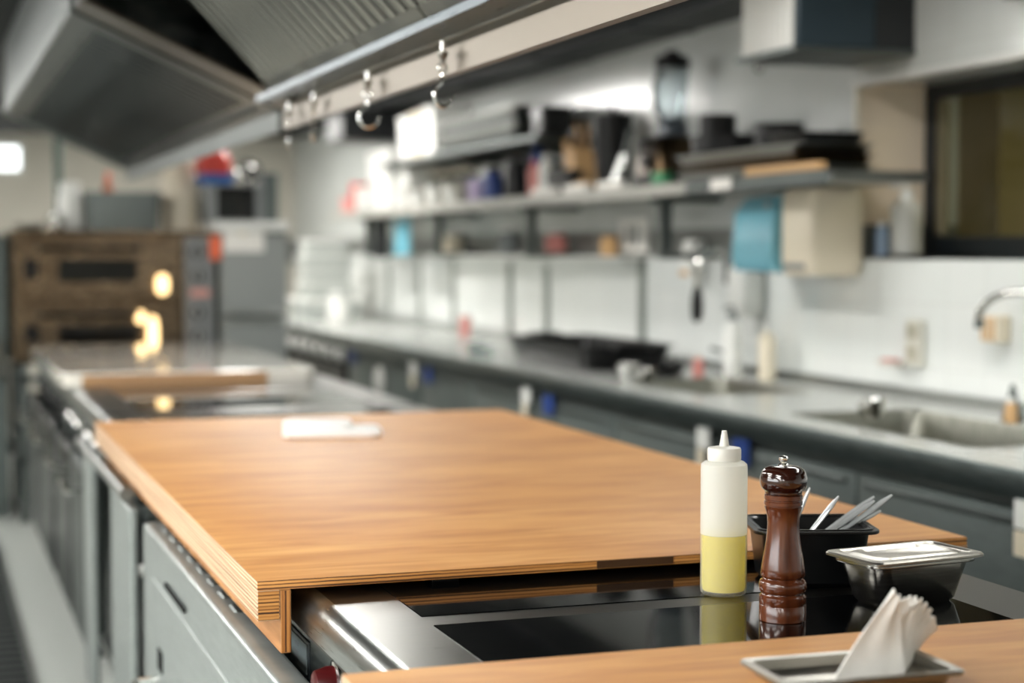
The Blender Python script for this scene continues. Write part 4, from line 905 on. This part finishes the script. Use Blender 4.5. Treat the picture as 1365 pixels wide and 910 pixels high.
# ================================================================== PIZZA OVEN AND FRIDGE AT THE BACK
OY = 8.9
ov = thing('pizza_oven', 'two deck stainless pizza oven with added glowing bulbs for its golden reflections beyond the cooking island', 'oven', (.93, OY+.45, 0))
obj('body', bx(.44, 1.44, OY+.04, OY+.95, .80, 1.462, bev=.006), ST_OVEN, ov)
obj('top_plate', bx(.42, 1.46, OY-.01, OY+.97, 1.44, 1.466, bev=.004), ST_OVEN, ov)
cpn = obj('control_panel', bx(1.285, 1.435, OY-.005, OY+.05, .81, 1.435, bev=.004), mat('grey_panel', (118, 120, 120), .45, .3), ov)
for z in (1.36, 1.24, 1.05, .93):
    k_ = obj('dial', lathe(B(), [(.03, 0), (.03, .016), (.02, .022)], seg=18), BLACKP, cpn, local=True)
    k_.matrix_local = Matrix.Translation(Vector((1.345, OY-.006, z)) - ov.location) @ Matrix.Rotation(R(90), 4, 'X')
    obj('pointer', bx(-.004, .004, -.02, .02, .022, .026), WHITEP, k_, local=True)
obj('display', bx(1.31, 1.41, OY-.008, OY-.004, 1.13, 1.17), mat('pink_display', (196, 140, 130), .4), cpn)
for zi, (z0, z1) in enumerate(((1.125, 1.425), (.815, 1.095))):
    dd = obj('deck_door', bx(.46, 1.265, OY, OY+.03, z0, z1, bev=.006), ST_OVEN, ov)
    obj('window', bx(.655, 1.045, OY-.004, OY+.001, z0+.085, z1-.10, bev=.002), GLASSBLK, dd)
    for (lx, lz, lr, lh) in (((1.165, 1.145, .030, .10),), ((1.115, .835, .026, .20), (1.055, .83, .022, .06), (1.055, 1.0, .022, .06)))[zi]:
        lp = obj('reflection_bulb', lathe(B(), [(lr*.3, 0), (lr*.8, lh*.08), (lr, lh*.3), (lr, lh*.7), (lr*.8, lh*.92), (lr*.3, lh)], (lx, OY-.045, lz), 16), OVENGLOW, dd)  # added bulb glowing where the door reflects warm light
        obj('reflection_bulb_stem', cyl(B(), (lx, OY-.03, lz+lh/2), (lx, OY+.002, lz+lh/2), .008, 8), CHROME, lp)
    obj('handle', tube(B(), [(.56, OY, z1-.05), (.56, OY-.05, z1-.05), (1.06, OY-.05, z1-.05), (1.06, OY, z1-.05)], .012, 8), BLACKP, dd)
    obj('vent', bx(.49, .56, OY-.004, OY+.001, z0+.1, z1-.1), BLACKP, dd)
for x in (.46, 1.38):
    for y in (OY+.05, OY+.88): obj('leg', bx(x, x+.05, y, y+.05, 0, .80), ST_DARK, ov)
obj('shelf', bx(.44, 1.44, OY+.05, OY+.93, .30, .33), ST_DARK, ov)
obj('stretcher', bx(.44, 1.44, OY+.05, OY+.08, .70, .74), ST_DARK, ov)
for i, (x0, x1, z0, z1, m, lab) in enumerate(((.52, .74, .3305, .62, BLACKP, 'black crate on the shelf under the pizza oven'), (.80, 1.06, .3305, .56, BLUE, 'blue crate on the shelf under the pizza oven'), (1.10, 1.36, .3305, .60, GREYP, 'grey crate on the shelf under the pizza oven'))):
    crate('storage_crate', lab, 'crate', x0, x1, OY+.12, OY+.6, z0, z1, m, .02)
crate('floor_box', 'dark blue box on the floor beneath the pizza oven', 'box', .56, .90, OY+.15, OY+.7, .0005, .26, mat('navy_plastic', (26, 34, 52), .5), .03)
lc = thing('tall_cabinet', 'grey upright cabinet standing beyond the pizza oven', 'cabinet', (.36, 9.3+.3, 0))
obj('body', bx(.10, .425, 9.2, 9.9, .0, 1.44, bev=.006), ST_CAB, lc)
obj('door', bx(.11, .415, 9.17, 9.2, .08, 1.42, bev=.005), ST_CAB, lc)
obj('handle', tube(B(), [(.37, 9.17, .70), (.37, 9.13, .72), (.37, 9.13, .90), (.37, 9.17, .92)], .012, 8), CHROME, lc)
fr = thing('fridge', 'grey steel fridge with two door panels right of the pizza oven', 'fridge', (1.63, OY+.4, 0))
obj('body', bx(1.465, 1.815, OY+.03, OY+.8, .10, 1.465, bev=.006), ST_CAB, fr)
FG = mat('fridge_grey', (150, 154, 152), .4, .5)
dd = obj('door', bx(1.468, 1.812, OY-.01, OY+.03, 1.03, 1.455, bev=.006), FG, fr); obj('handle', bx(1.50, 1.78, OY-.03, OY-.009, 1.035, 1.06, bev=.005), ST, dd)
dd = obj('door', bx(1.468, 1.812, OY-.01, OY+.03, .14, 1.02, bev=.006), FG, fr); obj('handle', bx(1.50, 1.78, OY-.03, OY-.009, .985, 1.01, bev=.005), ST, dd)
for x in (1.50, 1.78):
    for y in (OY+.1, OY+.7): obj('foot', cyl(B(), (x, y, 0), (x, y, .10), .02), ST_DARK, fr)
# things on the oven
OT = 1.4665
crate('steel_box', 'deep steel container on top of the pizza oven', 'container', .80, 1.19, 9.0, 9.45, OT, OT+.20, ST_DARK, .03)
rr_bottle('white_canister', 'white canister with round lid on the pizza oven', (.735, 9.1, OT), .06, .25, WHITEP, WHITEP, 'canister', neck=.8)
pot('shiny small steel ladle cup at the front of the pizza oven', (.65, 8.98, OT), .04, .08, CHROME, None, True, 'cup')
crate('flat_tray', 'flat steel tray on the pizza oven near the tall cabinet', 'tray', .46, .60, 8.95, 9.3, OT, OT+.04, PANST, .02)
rr_bottle('white_canister', 'cream stand-in for a warm-lit wall patch, on the pizza oven beside the deep steel container', (1.315, 9.3, OT), .10, .37, CREAM, CREAM, 'canister', neck=.85)  # added shape, its cream colour stands for warm light on the wall
rr_bottle('sauce_bottle', 'brown orange sauce bottle behind the steel container on the oven', (.97, 9.55, OT), .03, .32, mat('rust_plastic', (160, 84, 46), .5), ORANGE)
# things on the fridge
FT = 1.4655
tag(obj('white_board', bx(1.43, 1.815, OY-.05, OY+.55, FT, FT+.05, bev=.01, seg=2), WHITEP), 'thick white board on top of the grey fridge', 'board')
pp = thing('paper_sheet', 'white paper sheet hanging over the front of the fridge door', 'paper', (1.58, OY-.012, 1.36))
obj('sheet', bx(-.10, .11, -.006, 0, .0, .10), PAPER, pp, local=True)
obj('tape', bx(-.02, .02, -.008, -.005, .085, .105), CREAM, pp, local=True)
og = thing('orange_tag', 'orange tag hanging at the corner of the fridge beside the oven dials', 'tag', (1.437, OY-.03, 1.32))
obj('card', bx(-.028, .028, -.006, 0, 0, .12, bev=.002), ORANGE, og, local=True)
obj('string', tube(B(), [(0, -.003, .118), (0, -.003, .145)], .003, 6), WHITEP, og, local=True)
mw = thing('microwave', 'grey microwave with a black door on the thick white board', 'microwave', (1.57, 9.15, FT+.0505))
obj('case', bx(-.145, .145, -.16, .22, 0, .195, bev=.008), mat('microwave_grey', (132, 136, 136), .4), mw, local=True)
obj('door', bx(-.105, .095, -.17, -.158, .012, .183, bev=.004), GLASSBLK, mw, local=True)
obj('panel', bx(.10, .142, -.168, -.158, .012, .183, bev=.003), GREYP, mw, local=True)
crate('blue_box', 'flat blue box lying on the microwave under a red bag', 'box', 1.40, 1.57, 9.02, 9.3, FT+.2465, FT+.30, BLUE2, .01)
rb = thing('red_bag', 'crumpled red bag on top of the blue box', 'bag', (1.475, 9.15, FT+.301))
obj('bag', loft(B(), [rrect(.15, .2, .04, 0), rrect(.18, .22, .05, .05), rrect(.15, .2, .05, .10), rrect(.09, .12, .03, .13), rrect(.05, .05, .02, .15)]), RED, rb, local=True)
obj('tie', lathe(B(), [(.03, .12), (.034, .126), (.03, .132)], seg=14), ORANGE, rb, local=True)
bw = thing('steel_bowl', 'polished round steel bowl on its side on top of the microwave', 'bowl', (1.645, 9.06, FT+.246))
bo = obj('shell', lathe(B(), [(.015, 0), (.045, .008), (.063, .035), (.066, .04), (.060, .038), (.042, .012), (.012, .004)], seg=28), CHROME, bw, local=True)
bo.matrix_local = Matrix.Translation((0, .02, .066)) @ Matrix.Rotation(R(75), 4, 'X')
obj('stand', bx(-.03, .03, -.01, .05, 0, .012), BLACKP, bw, local=True)
crate('grey_canister', 'tall grey canister on the white board right of the microwave', 'canister', 1.725, 1.81, 9.05, 9.25, FT+.0505, FT+.31, ST_CAB, .03)
pl = thing('stand_pole', 'thin dark green pole behind the pizza oven', 'pole', (.76, 10.2, 0))
obj('shaft', cyl(B(), (0, 0, 0), (0, 0, 2.1), .022), mat('dark_green_paint', (30, 66, 58), .5), pl, local=True)
obj('foot', lathe(B(), [(.14, 0), (.14, .015), (.03, .03)], seg=20), BLACKM, pl, local=True)
